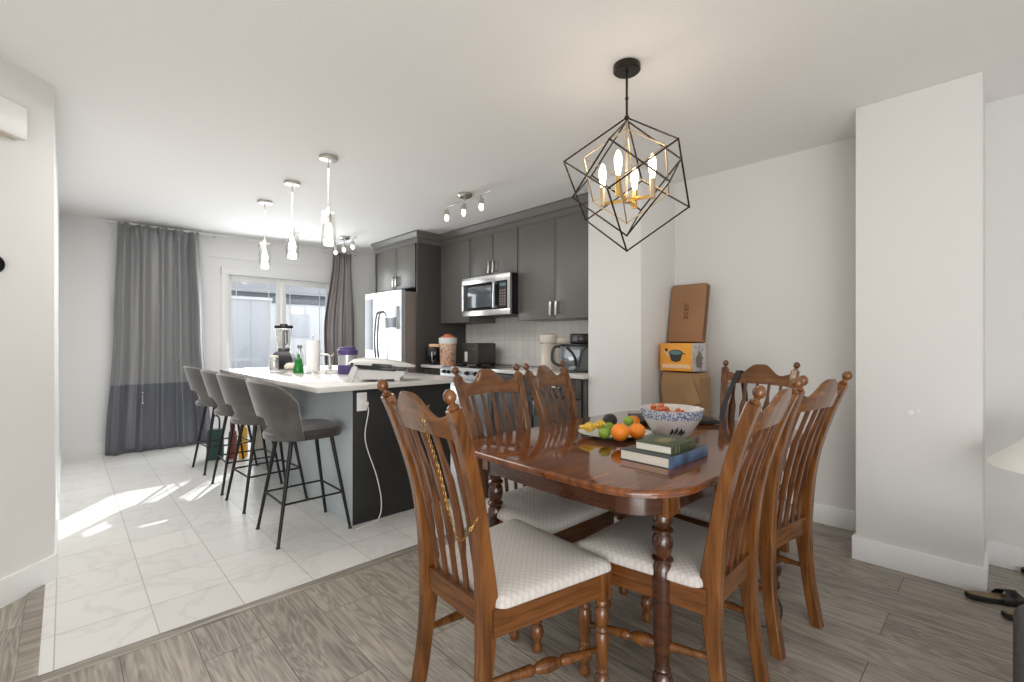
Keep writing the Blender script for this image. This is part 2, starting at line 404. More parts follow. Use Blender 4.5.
# diagonal wall + left kitchen wall (one body)
bm = BM()
n = -rv
out = [(dg.x, dg.y), (XL, YS), (XL, YW+.1), (XL-.14, YW+.1), (XL-.14, YS+.05), (dg.x+n.x*.14, dg.y+n.y*.14)]
prism(bm, out, 0, H); struct('wall_left', bm, M['wall'], angle=20)
bm = BM()
a0 = dg; a1 = Vector((XL, YS, 0)); q = rv*.015
prism(bm, [(a0.x, a0.y), (a0.x+q.x, a0.y+q.y), (a1.x+.012, a1.y-.012), (a1.x+.012, YW), (a1.x, YW), (a1.x, a1.y)], 0, .125); struct('baseboard_left', bm, M['trim'])
# window wall with an opening for the door pair
DX0, DX1, DH = 1.45, 2.74, 2.01
bm = BM(); box(bm, XL-.1, DX0, YW, YW+.16, 0, H); box(bm, DX1, 4.0, YW, YW+.16, 0, H); box(bm, DX0, DX1, YW, YW+.16, DH, H)
struct('wall_back', bm, M['wall_w'])
bm = BM(); box(bm, XL, DX0-.08, YW-.014, YW, 0, .125, .003); struct('baseboard_back', bm, M['trim'])
bm = BM(); box(bm, DX0-.08, DX0, YW-.022, YW, 0, DH+.08, .003); box(bm, DX1, DX1+.08, YW-.022, YW, 0, DH+.08, .003); box(bm, DX0-.08, DX1+.08, YW-.026, YW, DH, DH+.085, .003)
struct('trim_3', bm, M['trim'])
bm = BM(); box(bm, DX0-.22, DX1+.35, YW-.012, YW, 2.205, 2.217); struct('trim_4', bm, M['trim'])
# doors
def glazed_door(n_, x0, x1):
    bm = BM(); y0, y1 = YW+.05, YW+.09
    sl = .055; gx0, gx1 = x0+(.035 if n_ == 1 else sl), x1-sl; gz0, gz1 = .22, DH-.075
    box(bm, x0, gx0, y0, y1, .02, DH, .004); box(bm, gx1, x1, y0, y1, .02, DH, .004)
    box(bm, gx0, gx1, y0, y1, .02, gz0, .004); box(bm, gx0, gx1, y0, y1, gz1, DH, .004)
    d = struct(f'door_{n_}', bm, M['trim'])
    bm = BM(); w = .008
    for x in (gx0+.055, gx1-.09): box(bm, x-w/2, x+w/2, y0+.012, y0+.022, gz0, gz1)
    for z in (gz1-.085, gz0+.09): box(bm, gx0, gx1, y0+.012, y0+.022, z-w/2, z+w/2)
    finish('muntin_grid', bm, M['nickel'] if False else M['trim'], d)
    bm = BM(); box(bm, gx0, gx1, y0+.015, y0+.019, gz0, gz1); finish('glass_pane', bm, M['pane'], d)
    return d
d1 = glazed_door(1, DX0+.01, 2.07); d2 = glazed_door(2, 2.08, DX1-.01)
bm = BM(); box(bm, 2.00, 2.06, YW+.02, YW+.05, .98, 1.02, .006); tube(bm, [(2.03, YW+.03, 1.0), (2.03, YW+.0, 1.0), (1.93, YW+.0, 1.0)], .008); finish('door_handle', bm, M['nickel'], d1)
# kitchen wall, wing wall, dining wall, column
bm = BM(); box(bm, XK, 4.0, 1.9, YW+.1, 0, H); struct('wall_kitchen', bm, M['wall'])
WX, WY0, WY1 = 3.08, 1.85, 2.335
bm = BM(); box(bm, WX, 3.9, WY0, WY1, 0, H, .006); struct('wall_wing', bm, M['wall'])
bm = BM(); box(bm, XE, XE+.15, -4.6, 1.95, 0, H); struct('wall_right', bm, M['wall'])
CX, CY0, CY1 = 3.15, .07, .565
bm = BM(); box(bm, CX, XE+.05, CY0, CY1, 0, H, .006); struct('wall_column', bm, M['wall'])
bb = .125
bm = BM(); box(bm, XE-.014, XE, CY1, WY0, 0, bb, .003); struct('baseboard_right', bm, M['trim'])
bm = BM(); box(bm, XE-.014, XE, -4.6, CY0, 0, bb, .003); struct('baseboard_far_right', bm, M['trim'])
bm = BM(); t_ = .014
box(bm, CX-t_, CX, CY0-t_, CY1+t_, 0, bb, .003); box(bm, CX, XE-.014, CY1, CY1+t_, 0, bb, .003); box(bm, CX, XE-.014, CY0-t_, CY0, 0, bb, .003); struct('baseboard_column', bm, M['trim'])
bm = BM(); box(bm, WX-t_, WX, WY0-t_, WY1, 0, bb, .003); box(bm, WX, XE-.014, WY0-t_, WY0, 0, bb, .003); struct('baseboard_wing', bm, M['trim'])

# ------------------------------------------------------------------ outside
bm = BM(); box(bm, -14, 18, YW+.2, 26, -.3, -.12); struct('ground_outside', bm, M['grass'])
bm = BM(); box(bm, .6, 4.5, YW+.17, 7.70, -.12, -.02); tag(finish('deck', bm, M['fence']), 'pale deck landing just outside the glazed doors', 'deck')
t = thing('sun_screen_fence', 'pale privacy screen outside the glazed doors, extended right to block low sun', 'fence', (0, 7.75, -.1))
for k in range(14):  # right-hand boards added to keep low sun off the tiles
    x = .7 + k*.262; hh = 1.95
    bm = BM(); box(bm, x, x+.255, 0, .03, 0, hh-.045, .003); finish('board', bm, M['fence'] if k < 6 else M['trim'], t)
bm = BM(); box(bm, .66, 2.3, -.03, .05, 1.905, 1.95, .004); finish('top_rail', bm, M['trim'], t)
bm = BM(); box(bm, 2.3, 4.42, -.03, .05, 1.875, 1.95, .004); finish('top_rail', bm, M['fence_cap'], t)
bm = BM(); box(bm, 2.58, 2.86, -.02, -.002, 1.35, 1.72, .004); finish('window_stand_in', bm, M['fence'], t)  # panel standing in for a grey window seen beyond the deck

t = thing('neighbour_house', 'grey sided neighbouring house with white garage door seen through right glass', 'house', (3.4, 15.5, -.1))
bm = BM(); box(bm, -7, 8, 0, 5, 0, 2.75); finish('wall', bm, M['siding'], t)
bm = BM()
rings(bm, [[Vector((x, -.6, 2.7)), Vector((x, 2.5, 4.3)), Vector((x, 5.6, 2.7))] for x in (-7.4, 8.4)]); finish('roof', bm, M['roof'], t)
bm = BM(); box(bm, -.6, 2.6, -.06, .02, 0, 2.2, .01); g = finish('garage_door', bm, M['trim'], t)
bm = BM(); box(bm, .5, 1.2, -.1, -.05, 1.1, 1.7, .01); finish('pane', bm, M['dglass'], g)

# ------------------------------------------------------------------ curtains
def curtain(name, zt, top, mid, bot, y, folds, amp, m, seedv, nx=150, nz=40):
    bm = BM(); rnd = random.Random(seedv); ph = [rnd.uniform(0, 6) for _ in range(6)]
    grid = []
    for j in range(nz+1):
        w = j/nz; z = zt*(1-w)
        def mixv(i):
            if w < .45:
                s = w/.45; s = s*s*(3-2*s); return top[i]*(1-s)+mid[i]*s
            s = (w-.45)/.55; s = s*s*(3-2*s); return mid[i]*(1-s)+bot[i]*s
        x0, x1 = mixv(0), mixv(1); row = []
        for i in range(nx+1):
            u = i/nx
            uu = u + .012*sin(7*u+ph[0]+w*1.6)
            a = amp*(.75+.5*sin(3.1*u+ph[1]))*(1 if w > .03 else .8)
            off = a*sin(2*pi*folds*uu+ph[2]+.5*sin(w*2.2+ph[3])) + .35*a*sin(2*pi*folds*2.1*uu+ph[4]+w)
            if w < .04: off += .01*sin(2*pi*folds*3*uu)
            row.append(bm.verts.new((x0+(x1-x0)*u + .010*cos(2*pi*folds*uu), y+off, max(z + (.012*sin(2*pi*folds*uu*2) if w == 0 else 0), .006))))
        grid.append(row)
    for a_, b_ in zip(grid, grid[1:]):
        for i in range(nx): bm.faces.new((a_[i], a_[i+1], b_[i+1], b_[i]))
    o = finish(name, bm, m, angle=180)
    s = o.modifiers.new('thick', 'SOLIDIFY'); s.thickness = .003
    return o
cl = curtain('curtain', 2.435, (.39, 1.12), (.36, 1.16), (.29, 1.24), 6.40, 4.6, .070, M['curt_l'], 3)
tag(cl, 'long two-tone grey curtain hanging to the floor left of the glazed doors', 'curtain', 'curtains on the window wall')
bm = BM(); tube(bm, [(.60, 6.355, .62), (.60, 6.35, .54)], .004); sphere(bm, (.60, 6.35, .53), .012); sphere(bm, (.60, 6.355, .64), .009)
finish('tieback_hook', bm, M['steelw'], cl)
cr = curtain('curtain', 2.42, (2.68, 2.96), (2.54, 3.02), (2.58, 3.04), 6.42, 3.6, .055, M['curt_r'], 11, 110)
tag(cr, 'narrow taupe curtain bunched at the right side of the glazed doors', 'curtain', 'curtains on the window wall')
r_ = thing('curtain_rod', 'slim white curtain rod just below the ceiling above both curtains', 'rod', (0, 6.43, 2.445))
bm = BM(); tube(bm, [(.30, 0, 0), (3.10, 0, 0)], .008); finish('pole', bm, M['trim'], r_)
for x in (.34, 1.3, 2.6, 3.06):
    bm = BM(); box(bm, x-.01, x+.01, -.008, .13, -.008, .014, .002); finish('bracket', bm, M['trim'], r_)

# ------------------------------------------------------------------ cabinets
def shaker(bm, x, y0, y1, z0, z1, th=.02):   # door facing -X with front at x
    box(bm, x, x+th, y0, y1, z0, z1, .002)
    
def door_part(parent, x, y0, y1, z0, z1, m, name='door', hy=None, hz=None, horiz=False, ins=True):
    g = .0025
    bm = BM(); fr = .055
    y0 += g; y1 -= g; z0 += g; z1 -= g
    box(bm, x+.006, x+.02, y0, y1, z0, z1)
    if ins and (z1-z0) > .2:
        fr = .012
    box(bm, x, x+.02, y0, y0+fr, z0, z1, .0015); box(bm, x, x+.02, y1-fr, y1, z0, z1, .0015)
    box(bm, x, x+.02, y0+fr, y1-fr, z0, z0+fr, .0015); box(bm, x, x+.02, y0+fr, y1-fr, z1-fr, z1, .0015)
    box(bm, x+.0015, x+.02, y0+fr+.002, y1-fr-.002, z0+fr+.002, z1-fr-.002, .001)
    d = finish(name, bm, m, parent)
    if hy is not None:
        bm = BM()
        if horiz:
            tube(bm, [(x-.025, hy-.06, hz), (x-.025, hy+.06, hz)], .006, 8)
            for s in (-.045, .045): tube(bm, [(x-.025, hy+s, hz), (x, hy+s, hz)], .005, 8)
        else:
            box(bm, x-.032, x-.022, hy-.011, hy+.011, hz-.065, hz+.065, .003)
            for s in (-.05, .05): tube(bm, [(x-.026, hy, hz+s), (x, hy, hz+s)], .006, 8)
        finish('handle', bm, M['nickel'], d)
    return d
def cabinet(label, x0, x1, y0, y1, z0, z1, m, splits, hz, cat='cabinet', name='wall_cabinet', group=None, single_side=None):
    t = thing(name, label, cat, (0, 0, 0), 0, group)
    bm = BM(); box(bm, x0+.02, x1, y0+.001, y1-.001, z0, z1, .001); finish('carcass', bm, m, t)
    for k, (a, b) in enumerate(zip(splits, splits[1:])):
        hy = None
        if hz is not None and single_side is None: hy = (b-.035) if k == 0 else (a+.035)
        if single_side == 'none': hy = None
        door_part(t, x0, a, b, z0, z1, m, 'door', hy, hz)
    return t
UX = 3.30; UT = 2.345
G = 'charcoal wall cabinets'
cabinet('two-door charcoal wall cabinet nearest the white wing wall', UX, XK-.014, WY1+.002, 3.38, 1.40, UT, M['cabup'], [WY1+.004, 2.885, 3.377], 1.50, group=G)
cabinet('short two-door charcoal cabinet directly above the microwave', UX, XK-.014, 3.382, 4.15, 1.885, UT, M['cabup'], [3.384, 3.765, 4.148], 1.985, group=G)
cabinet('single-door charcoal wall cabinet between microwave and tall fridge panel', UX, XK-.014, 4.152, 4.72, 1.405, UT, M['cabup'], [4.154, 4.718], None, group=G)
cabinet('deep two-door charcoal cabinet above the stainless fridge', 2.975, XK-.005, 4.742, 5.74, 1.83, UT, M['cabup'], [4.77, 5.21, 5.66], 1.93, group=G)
bm = BM(); box(bm, 2.975, XK-.002, 4.722, 4.74, 0, UT, .001)
tag(finish('end_panel', bm, M['cab']), 'tall flat charcoal panel between fridge and counter', 'cabinet panel')
bm = BM(); box(bm, 2.975, XK-.002, 5.742, 5.76, 0, UT, .001)
tag(finish('end_panel', bm, M['cabup']), 'tall charcoal side panel on window side of the fridge', 'cabinet panel')
# crown moulding, one profile swept round the cabinet fronts
bm = BM()
prof = [(.0, 2.343), (.004, 2.343), (.004, 2.398), (.016, 2.400), (.016, 2.412), (.020, 2.425), (.040, 2.462), (.040, H-.001), (.0, H-.001)]
path = [((UX, WY1+.002), (-1, 0)), ((UX, 4.72), (-1, -1)), ((2.975, 4.72), (-1, -1)), ((2.975, 5.76), (-1, 1)), ((XK-.002, 5.76), (0, 1))]
rings(bm, [[Vector((p[0]+nn[0]*o, p[1]+nn[1]*o, z)) for o, z in prof] for p, nn in path])
box(bm, UX, XK-.002, WY1+.002, 4.72, 2.346, H-.002); box(bm, 2.975, XK-.002, 4.72, 5.76, 2.346, H-.002)
tag(finish('crown_moulding', bm, M['cabup'], angle=15), 'charcoal crown moulding running along the top of all wall cabinets', 'moulding')
# backsplash
bm = BM(); box(bm, XK-.012, XK, WY1, 4.72, .925, 1.9); struct('backsplash', bm, M['back'])
# base cabinets, range, counters
BX = 3.05; RY0, RY1 = 3.50, 4.28; XC = XK-.015
t = thing('base_cabinet', 'charcoal base cabinet with drawer and doors right of the range', 'cabinet', group='charcoal base cabinets')
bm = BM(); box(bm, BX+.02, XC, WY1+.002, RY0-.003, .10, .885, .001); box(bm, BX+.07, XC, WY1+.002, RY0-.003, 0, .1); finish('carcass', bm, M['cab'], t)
for a, b in ((2.38, 2.93), (2.94, 3.49)):
    door_part(t, BX, a, b, .72, .88, M['cab'], 'drawer', (a+b)/2, .80, True, False)
    door_part(t, BX, a, b, .105, .715, M['cab'], 'door', (b-.04) if a < 2.9 else (a+.04), .60)
t = thing('base_cabinet', 'charcoal base cabinet between range and tall fridge panel', 'cabinet', group='charcoal base cabinets')
bm = BM(); box(bm, BX+.02, XC, RY1+.003, 4.718, .10, .885, .001); box(bm, BX+.07, XC, RY1+.003, 4.718, 0, .1); finish('carcass', bm, M['cab'], t)
door_part(t, BX, RY1+.01, 4.71, .72, .88, M['cab'], 'drawer', 4.5, .80, True, False)
door_part(t, BX, RY1+.01, 4.71, .105, .715, M['cab'], 'door', 4.33, .60)
bm = BM(); box(bm, 3.02, XK-.013, WY1+.002, RY0-.002, .887, .92, .003)
tag(finish('countertop', bm, M['quartz']), 'white countertop between the range and the white wing wall', 'countertop', 'kitchen wall countertops')
bm = BM(); box(bm, 3.02, XK-.013, RY1+.002, 4.72, .887, .92, .003)
tag(finish('countertop', bm, M['quartz']), 'short white countertop piece between range and fridge panel', 'countertop', 'kitchen wall countertops')
t = thing('kitchen_range', 'stainless steel range with front knobs set between counters', 'stove')
bm = BM(); box(bm, 3.04, XK-.015, RY0+.001, RY1-.001, .04, .905, .003); finish('body', bm, M['steelw'], t)
bm = BM(); box(bm, 3.03, XK-.03, RY0+.004, RY1-.004, .905, .922, .002); finish('cooktop', bm, M['blackg'], t)
bm = BM()
rings(bm, [[Vector((2.99, y, .80)), Vector((3.045, y, .80)), Vector((3.045, y, .915)), Vector((3.01, y, .915)), Vector((2.99, y, .89))] for y in (RY0+.002, RY1-.002)]); finish('control_panel', bm, M['steelw'], t)
for y in (4.20, 4.12, 3.98, 3.80, 3.66, 3.58):
    bm = BM(); rod(bm, (2.99, y, .865), (2.955, y, .865), [(0, .022), (.3, .022), (.35, .017), (1, .016)]); finish('knob', bm, M['black'], t)
bm = BM(); box(bm, 3.0, 3.04, RY0+.004, RY1-.004, .26, .79, .004); od = finish('oven_door', bm, M['steelw'], t)
bm = BM(); box(bm, 2.998, 3.002, RY0+.14, RY1-.14, .38, .66, .001); finish('oven_window', bm, M['steelw'], od)
bm = BM(); tube(bm, [(2.965, RY0+.05, .735), (2.965, RY1-.05, .735)], .011); [tube(bm, [(2.965, y, .735), (3.0, y, .735)], .008) for y in (RY0+.08, RY1-.08)]; finish('oven_handle', bm, M['nickel'], od)
bm = BM(); box(bm, 3.0, 3.04, RY0+.004, RY1-.004, .06, .25, .004); finish('drawer', bm, M['steelw'], t)
# microwave
t = thing('microwave', 'stainless over-the-range microwave with dark window and side controls', 'microwave', (-.05, -.058, -.013))
bm = BM(); box(bm, 3.265, XK+.035, 3.435, 4.213, 1.477, 1.892, .003); finish('body', bm, M['blackm'], t)
bm = BM(); fx = 3.24
box(bm, fx, fx+.025, 3.435, 4.213, 1.82, 1.892, .002); box(bm, fx, fx+.025, 3.435, 4.213, 1.477, 1.535, .002)
box(bm, fx, fx+.025, 3.435, 3.475, 1.535, 1.82); box(bm, fx, fx+.025, 4.185, 4.213, 1.535, 1.82)
finish('front_frame', bm, M['steel'], t)
bm = BM(); box(bm, fx+.004, fx+.025, 3.475, 4.185, 1.535, 1.82); d = finish('door', bm, M['blackg'], t)
bm = BM(); box(bm, fx+.001, fx+.006, 3.72, 4.12, 1.565, 1.79, .001); finish('window', bm, M['dglass'], d)
bm = BM(); box(bm, fx-.035, fx-.02, 3.635, 3.665, 1.545, 1.815, .004); box(bm, fx-.02, fx+.005, 3.64, 3.66, 1.55, 1.57); box(bm, fx-.02, fx+.005, 3.64, 3.66, 1.79, 1.81); finish('handle', bm, M['steelw'], d)
bm = BM(); box(bm, fx+.001, fx+.006, 3.49, 3.60, 1.55, 1.81); kp = finish('control_panel', bm, M['black'], t)
for r in range(6):
    for c_ in range(3):
        bm = BM(); box(bm, fx-.001, fx+.002, 3.50+c_*.033, 3.522+c_*.033, 1.57+r*.028, 1.588+r*.028); finish('button', bm, M['steeld'], kp)
bm = BM(); box(bm, fx, fx+.002, 3.50, 3.59, 1.765, 1.795); finish('display', bm, M['teal'], kp)

# ------------------------------------------------------------------ fridge
t = thing('refrigerator', 'stainless french-door refrigerator with curved handles and dispenser', 'refrigerator', (2.78, 0, 0))
FY0, FY1 = 4.765, 5.655; fm = (FY0+FY1)/2; FX = .0
bm = BM(); box(bm, .07, .85, FY0, FY1, .03, 1.77, .006); finish('body', bm, M['steeld'], t)
def fdoor(y0, y1, z0, z1, nm):
    bm = BM(); n_ = 8; sec = [Vector((.065, y0, 0))]
    for i in range(n_+1):
        u = i/n_; sec.append(Vector((.012 - .012*sin(pi*u), y0+(y1-y0)*u, 0)))
    sec.append(Vector((.065, y1, 0)))
    rings(bm, [[p+Vector((0, 0, z)) for p in sec] for z in (z0, z1)]); return finish(nm, bm, M['steelw'], t)
dr = fdoor(FY0+.002, fm-.003, .72, 1.785, 'door'); dl = fdoor(fm+.003, FY1-.002, .72, 1.785, 'door'); df = fdoor(FY0+.002, FY1-.002, .05, .71, 'freezer_drawer')
for d, y in ((dr, fm-.035), (dl, fm+.035)):
    bm = BM(); tube(bm, smoothpath([(.005, y, .90), (-.05, y, .95), (-.075, y, 1.2), (-.05, y, 1.50), (.005, y, 1.55)]), .013, 10); finish('handle', bm, M['handle'], d)
bm = BM(); tube(bm, smoothpath([(.0, FY0+.12, .62), (-.05, FY0+.15, .62), (-.06, fm, .62), (-.05, FY1-.15, .62), (.0, FY1-.12, .62)]), .012, 10); finish('handle', bm, M['nickel'], df)
bm = BM(); box(bm, -.012, .02, 4.82, 5.12, 1.33, 1.60, .006); dp = finish('dispenser', bm, M['steelw'], dr)
bm = BM(); box(bm, -.014, -.008, 4.84, 5.10, 1.35, 1.47, .002); finish('dispenser_recess', bm, M['fridgedark'], dp)
bm = BM(); box(bm, -.003, .012, 5.43, 5.62, 1.08, 1.72, .004); finish('dark_patch', bm, M['fridgedark'], dl)  # flat dark blue-grey patch set on the window-side door
bm = BM(); box(bm, .08, .84, FY0+.01, FY1-.01, 0, .03); finish('foot_grille', bm, M['black'], t)

# ------------------------------------------------------------------ island
IX0, IX1, IY0, IY1 = 1.34, 2.12, 2.90, 5.12
t = thing('kitchen_island', 'dark charcoal kitchen island body under the long white worktop', 'kitchen island')
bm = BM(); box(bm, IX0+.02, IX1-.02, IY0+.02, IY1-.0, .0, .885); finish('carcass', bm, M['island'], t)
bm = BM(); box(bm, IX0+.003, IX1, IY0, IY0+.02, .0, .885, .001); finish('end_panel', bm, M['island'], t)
bm = BM(); box(bm, IX0, IX0+.02, IY0+.001, IY1, .0, .885, .001); sp_ = finish('back_panel', bm, M['island_side_lit'], t)
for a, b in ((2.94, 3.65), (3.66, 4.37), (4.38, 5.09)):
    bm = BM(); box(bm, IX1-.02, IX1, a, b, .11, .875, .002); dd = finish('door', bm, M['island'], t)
    bm = BM(); box(bm, IX1+.022, IX1+.03, b-.06, b-.04, .62, .75, .002); [box(bm, IX1-.001, IX1+.024, b-.055, b-.045, z, z+.01) for z in (.64, .72)]; finish('handle', bm, M['nickel'], dd)
bm = BM(); box(bm, 1.08, 2.19, 2.80, 5.22, .887, .92, .004)
tag(finish('island_countertop', bm, M['quartz']), 'long white quartz worktop on the kitchen island', 'countertop')
t = thing('electrical_outlet', 'white outlet on dark end panel of the island', 'outlet', (1.405, IY0, .80))
bm = BM(); box(bm, -.035, .035, -.006, 0, -.06, .06, .003); finish('cover_plate', bm, M['trim'], t)
for z in (-.025, .025):
    bm = BM(); box(bm, -.015, .015, -.009, -.006, z-.014, z+.014, .002); finish('socket', bm, M['white'], t)
t = thing('charging_cable', 'thin white cable hanging from the island outlet to floor', 'cable')
bm = BM()
tube(bm, smoothpath([(1.425, IY0-.012, .785), (1.44, IY0-.025, .74), (1.42, IY0-.02, .55), (1.50, IY0-.02, .30), (1.535, IY0-.02, .12), (1.51, IY0-.025, .012), (1.40, IY0-.06, .009), (1.33, IY0-.075, .009)]), .0035, 8); finish('cord', bm, M['white'], t)
bm = BM(); box(bm, 1.412, 1.438, IY0-.035, IY0-.009, .775, .80, .004); finish('plug', bm, M['white'], t)

ZC = .92
# faucet + sink
t = thing('faucet', 'low chrome faucet arching over island sink', 'faucet', (1.74, 4.22, ZC))
bm = BM(); lathe(bm, [(.027, 0), (.027, .012), (.017, .02), (.017, .11), (.013, .13)]); finish('base', bm, M['nickel'], t)
bm = BM(); tube(bm, smoothpath([(0, 0, .11), (0, 0, .135), (-.02, .01, .152), (-.09, .045, .15), (-.12, .06, .125)]), .011); finish('spout', bm, M['nickel'], t)
bm = BM(); tube(bm, [(0, 0, .12), (.03, -.02, .16)], .006); finish('lever', bm, M['nickel'], t)
t = thing('sink_tray', 'shallow white drying tray beside the faucet on the island', 'tray', (1.72, 3.98, ZC))
bm = BM(); box(bm, -.16, .16, -.12, .12, 0, .006, .002)
for a in ((-.16, .16, -.12, -.11), (-.16, .16, .11, .12), (-.16, -.15, -.12, .12), (.15, .16, -.12, .12)): box(bm, *a, .004, .022, .002)
finish('tray_body', bm, M['white'], t)
bm = BM(); box(bm, -.13, .13, -.09, .09, .007, .012, .002); finish('mat', bm, M['steeld'], t)
# paper towel
t = thing('paper_towel_roll', 'upright white paper towel roll on steel holder on the island', 'paper towels', (1.545, 4.10, ZC))
bm = BM(); lathe(bm, [(.075, 0), (.075, .008), (.0, .009)], n=28); tube(bm, [(0, 0, 0), (0, 0, .31)], .006); sphere(bm, (0, 0, .315), .011); finish('holder', bm, M['steel'], t)
bm = BM(); lathe(bm, [(.018, .01), (.057, .01), (.057, .28), (.018, .28), (.018, .01)], n=32, cap=False); finish('roll', bm, M['paper'], t)
# green soap
t = thing('dish_soap_bottle', 'green plastic dish soap bottle beside the paper towel roll', 'bottle', (1.455, 4.19, ZC))
bm = BM(); lathe(bm, [(.040, 0), (.045, .01), (.043, .04), (.034, .075), (.032, .10), (.026, .12), (.012, .132), (.012, .142)], n=20, sx=1, sy=.75); finish('bottle_body', bm, M['green'], t)
bm = BM(); lathe(bm, [(.013, .14), (.013, .155), (.006, .158), (.005, .17)], n=12); finish('cap', bm, M['green'], t)
t = thing('spray_bottle', 'clear spray bottle with dark trigger behind the green soap', 'bottle', (1.50, 4.30, ZC))
bm = BM(); lathe(bm, [(.036, 0), (.038, .01), (.038, .13), (.03, .17), (.012, .195), (.012, .21)], n=18); finish('bottle_body', bm, M['shade'], t)
bm = BM(); box(bm, -.013, .013, -.04, .022, .21, .24, .005); tube(bm, [(0, -.02, .215), (0, -.04, .18)], .005); finish('trigger', bm, M['steeld'], t)
# blender
t = thing('blender', 'black-based countertop blender with clear jug near glazed doors', 'blender', (1.60, 5.02, ZC), radians(60))
bm = BM(); rings(bm, [[Vector((x*s, y*s, z)) for x, y in ((-.10, -.10), (.10, -.10), (.10, .10), (-.10, .10))] for s, z in ((1, 0), (1, .09), (.78, .15), (.62, .17))]); finish('motor_base', bm, M['black'], t)
bm = BM(); box(bm, -.05, .05, -.106, -.099, .03, .07, .003); finish('control_panel', bm, M['steeld'], t)
bm = BM(); lathe(bm, [(.052, .172), (.06, .20), (.082, .40), (.079, .40), (.056, .20), (.048, .176)], n=24, cap=False); j = finish('jug', bm, M['shade'], t)
bm = BM(); lathe(bm, [(.055, .168), (.055, .205), (.05, .207)], n=20); lathe(bm, [(.014, .2), (.010, .39)], n=10); finish('blade_column', bm, M['black'], t)
bm = BM(); tube(bm, smoothpath([(.07, 0, .38), (.13, 0, .37), (.125, 0, .26), (.062, 0, .235)]), .011); finish('jug_handle', bm, M['black'], j)
bm = BM(); lathe(bm, [(.086, .398), (.092, .41), (.088, .43), (.04, .432), (.035, .447), (.0, .448)], n=24); finish('lid', bm, M['blackg'], t)
# small jar left of blender
t = thing('glass_jar', 'small glass jar with pale lid left of the blender', 'jar', (1.455, 4.84, ZC))
bm = BM(); lathe(bm, [(.04, 0), (.042, .01), (.042, .10), (.035, .115), (.0, .116)], n=20); finish('jar_body', bm, M['steel'], t)
bm = BM(); lathe(bm, [(.04, .116), (.04, .135), (.0, .137)], n=20); finish('lid', bm, M['cream'], t)
# crumpled pale bag
bm = BM(); sphere(bm, (0, 0, .03), .09, 20, 1, .6, .38)
for v in bm.verts: v.co += Vector((random.uniform(-.006, .006), random.uniform(-.006, .006), random.uniform(-.008, .008))); v.co.z = max(v.co.z, 0)
tag(finish('snack_bag', bm, M['cream'], None, (1.60, 4.74, ZC)), 'crumpled pale bag lying in front of the blender', 'bag')
# papers
for i, (x, y, r, lab) in enumerate(((1.22, 4.80, .3, 'loose white sheet lying at far left of the island top'), (1.36, 5.06, -.2, 'second white sheet lying at the window end of island'), (1.28, 4.55, .8, 'folded pale paper nearest the stools on the island top'))):
    bm = BM()
    vs = [[bm.verts.new((.11*(a/4*2-1), .15*(b/4*2-1), .002+.008*abs(sin(a*1.2+b))*(b/4))) for b in range(5)] for a in range(5)]
    for a in range(4):
        for b in range(4): bm.faces.new((vs[a][b], vs[a+1][b], vs[a+1][b+1], vs[a][b+1]))
    o = finish('paper_sheet', bm, M['sheet'], None, (x, y, ZC+.001), r); tag(o, lab, 'paper', 'papers on the island')
# purple canister
t = thing('food_canister', 'steel canister with purple lid and purple base on island', 'canister', (1.715, 3.80, ZC))
bm = BM(); lathe(bm, [(.072, 0), (.078, .01), (.078, .075), (.07, .078)], n=28); finish('base_band', bm, M['purple'], t)
bm = BM(); lathe(bm, [(.072, .07), (.074, .08), (.074, .165), (.07, .17)], n=28); finish('canister_body', bm, M['steelw'], t)
bm = BM(); lathe(bm, [(.08, .16), (.083, .165), (.083, .20), (.07, .207), (.066, .225), (.0, .228)], n=28); finish('lid', bm, M['purple'], t)
# contact grill
t = thing('contact_grill', 'white contact grill appliance with black plates on island end', 'electric grill', (1.61, 3.02, ZC), radians(-36))
bm = BM()
rings(bm, [[Vector((x, y, z)) for x, z in ((-.13, .018), (.13, .018), (.17, .05), (.17, .072), (-.15, .085), (-.16, .05))] for y in (-.12, .12)])
for s_ in (-1, 1):
    rings(bm, [[Vector((x, y, z)) for x, z in ((-.215, 0), (-.17, 0), (-.135, .10), (-.165, .118))] for y in (s_*.135-.012, s_*.135+.012)])
    box(bm, .10, .14, s_*.10-.015, s_*.10+.015, 0, .02, .003)
finish('base', bm, M['grillwhite'], t)
TL = Matrix.Rotation(radians(4), 4, 'Y')
bm = BM(); box(bm, -.15, .17, -.130, .130, .083, .108, .006, mtx=TL); box(bm, -.09, .11, -.142, -.128, .078, .112, .005, mtx=TL); finish('lower_plate', bm, M['black'], t)
bm = BM(); n_ = 20; rr = []
for i in range(n_+1):
    u = i/n_; x = -.205+.43*u; e = (1-(2*u-1)**4)**.5
    h = .012 + .036*sin(pi*min(1, .3+u*.7))**.8*e; w_ = .145*(.35+.65*(1-(max(0, u-.45)/.55)**2.4)) if u > .45 else .145
    rr.append([TL @ Vector((x, w_*math.copysign(abs(cos(a))**.6, cos(a)), .108+(h*abs(sin(a))**.7 if sin(a) > 0 else 0))) for a in [2*pi*k/24 for k in range(24)]])
rings(bm, rr); l = finish('lid', bm, M['grillwhite'], t, angle=60)
bm = BM(); box(bm, -.05, .08, -.156, -.138, .098, .122, .005, mtx=TL); box(bm, -.19, -.17, -.15, -.12, .09, .12, .005, mtx=TL); finish('latch', bm, M['black'], l)

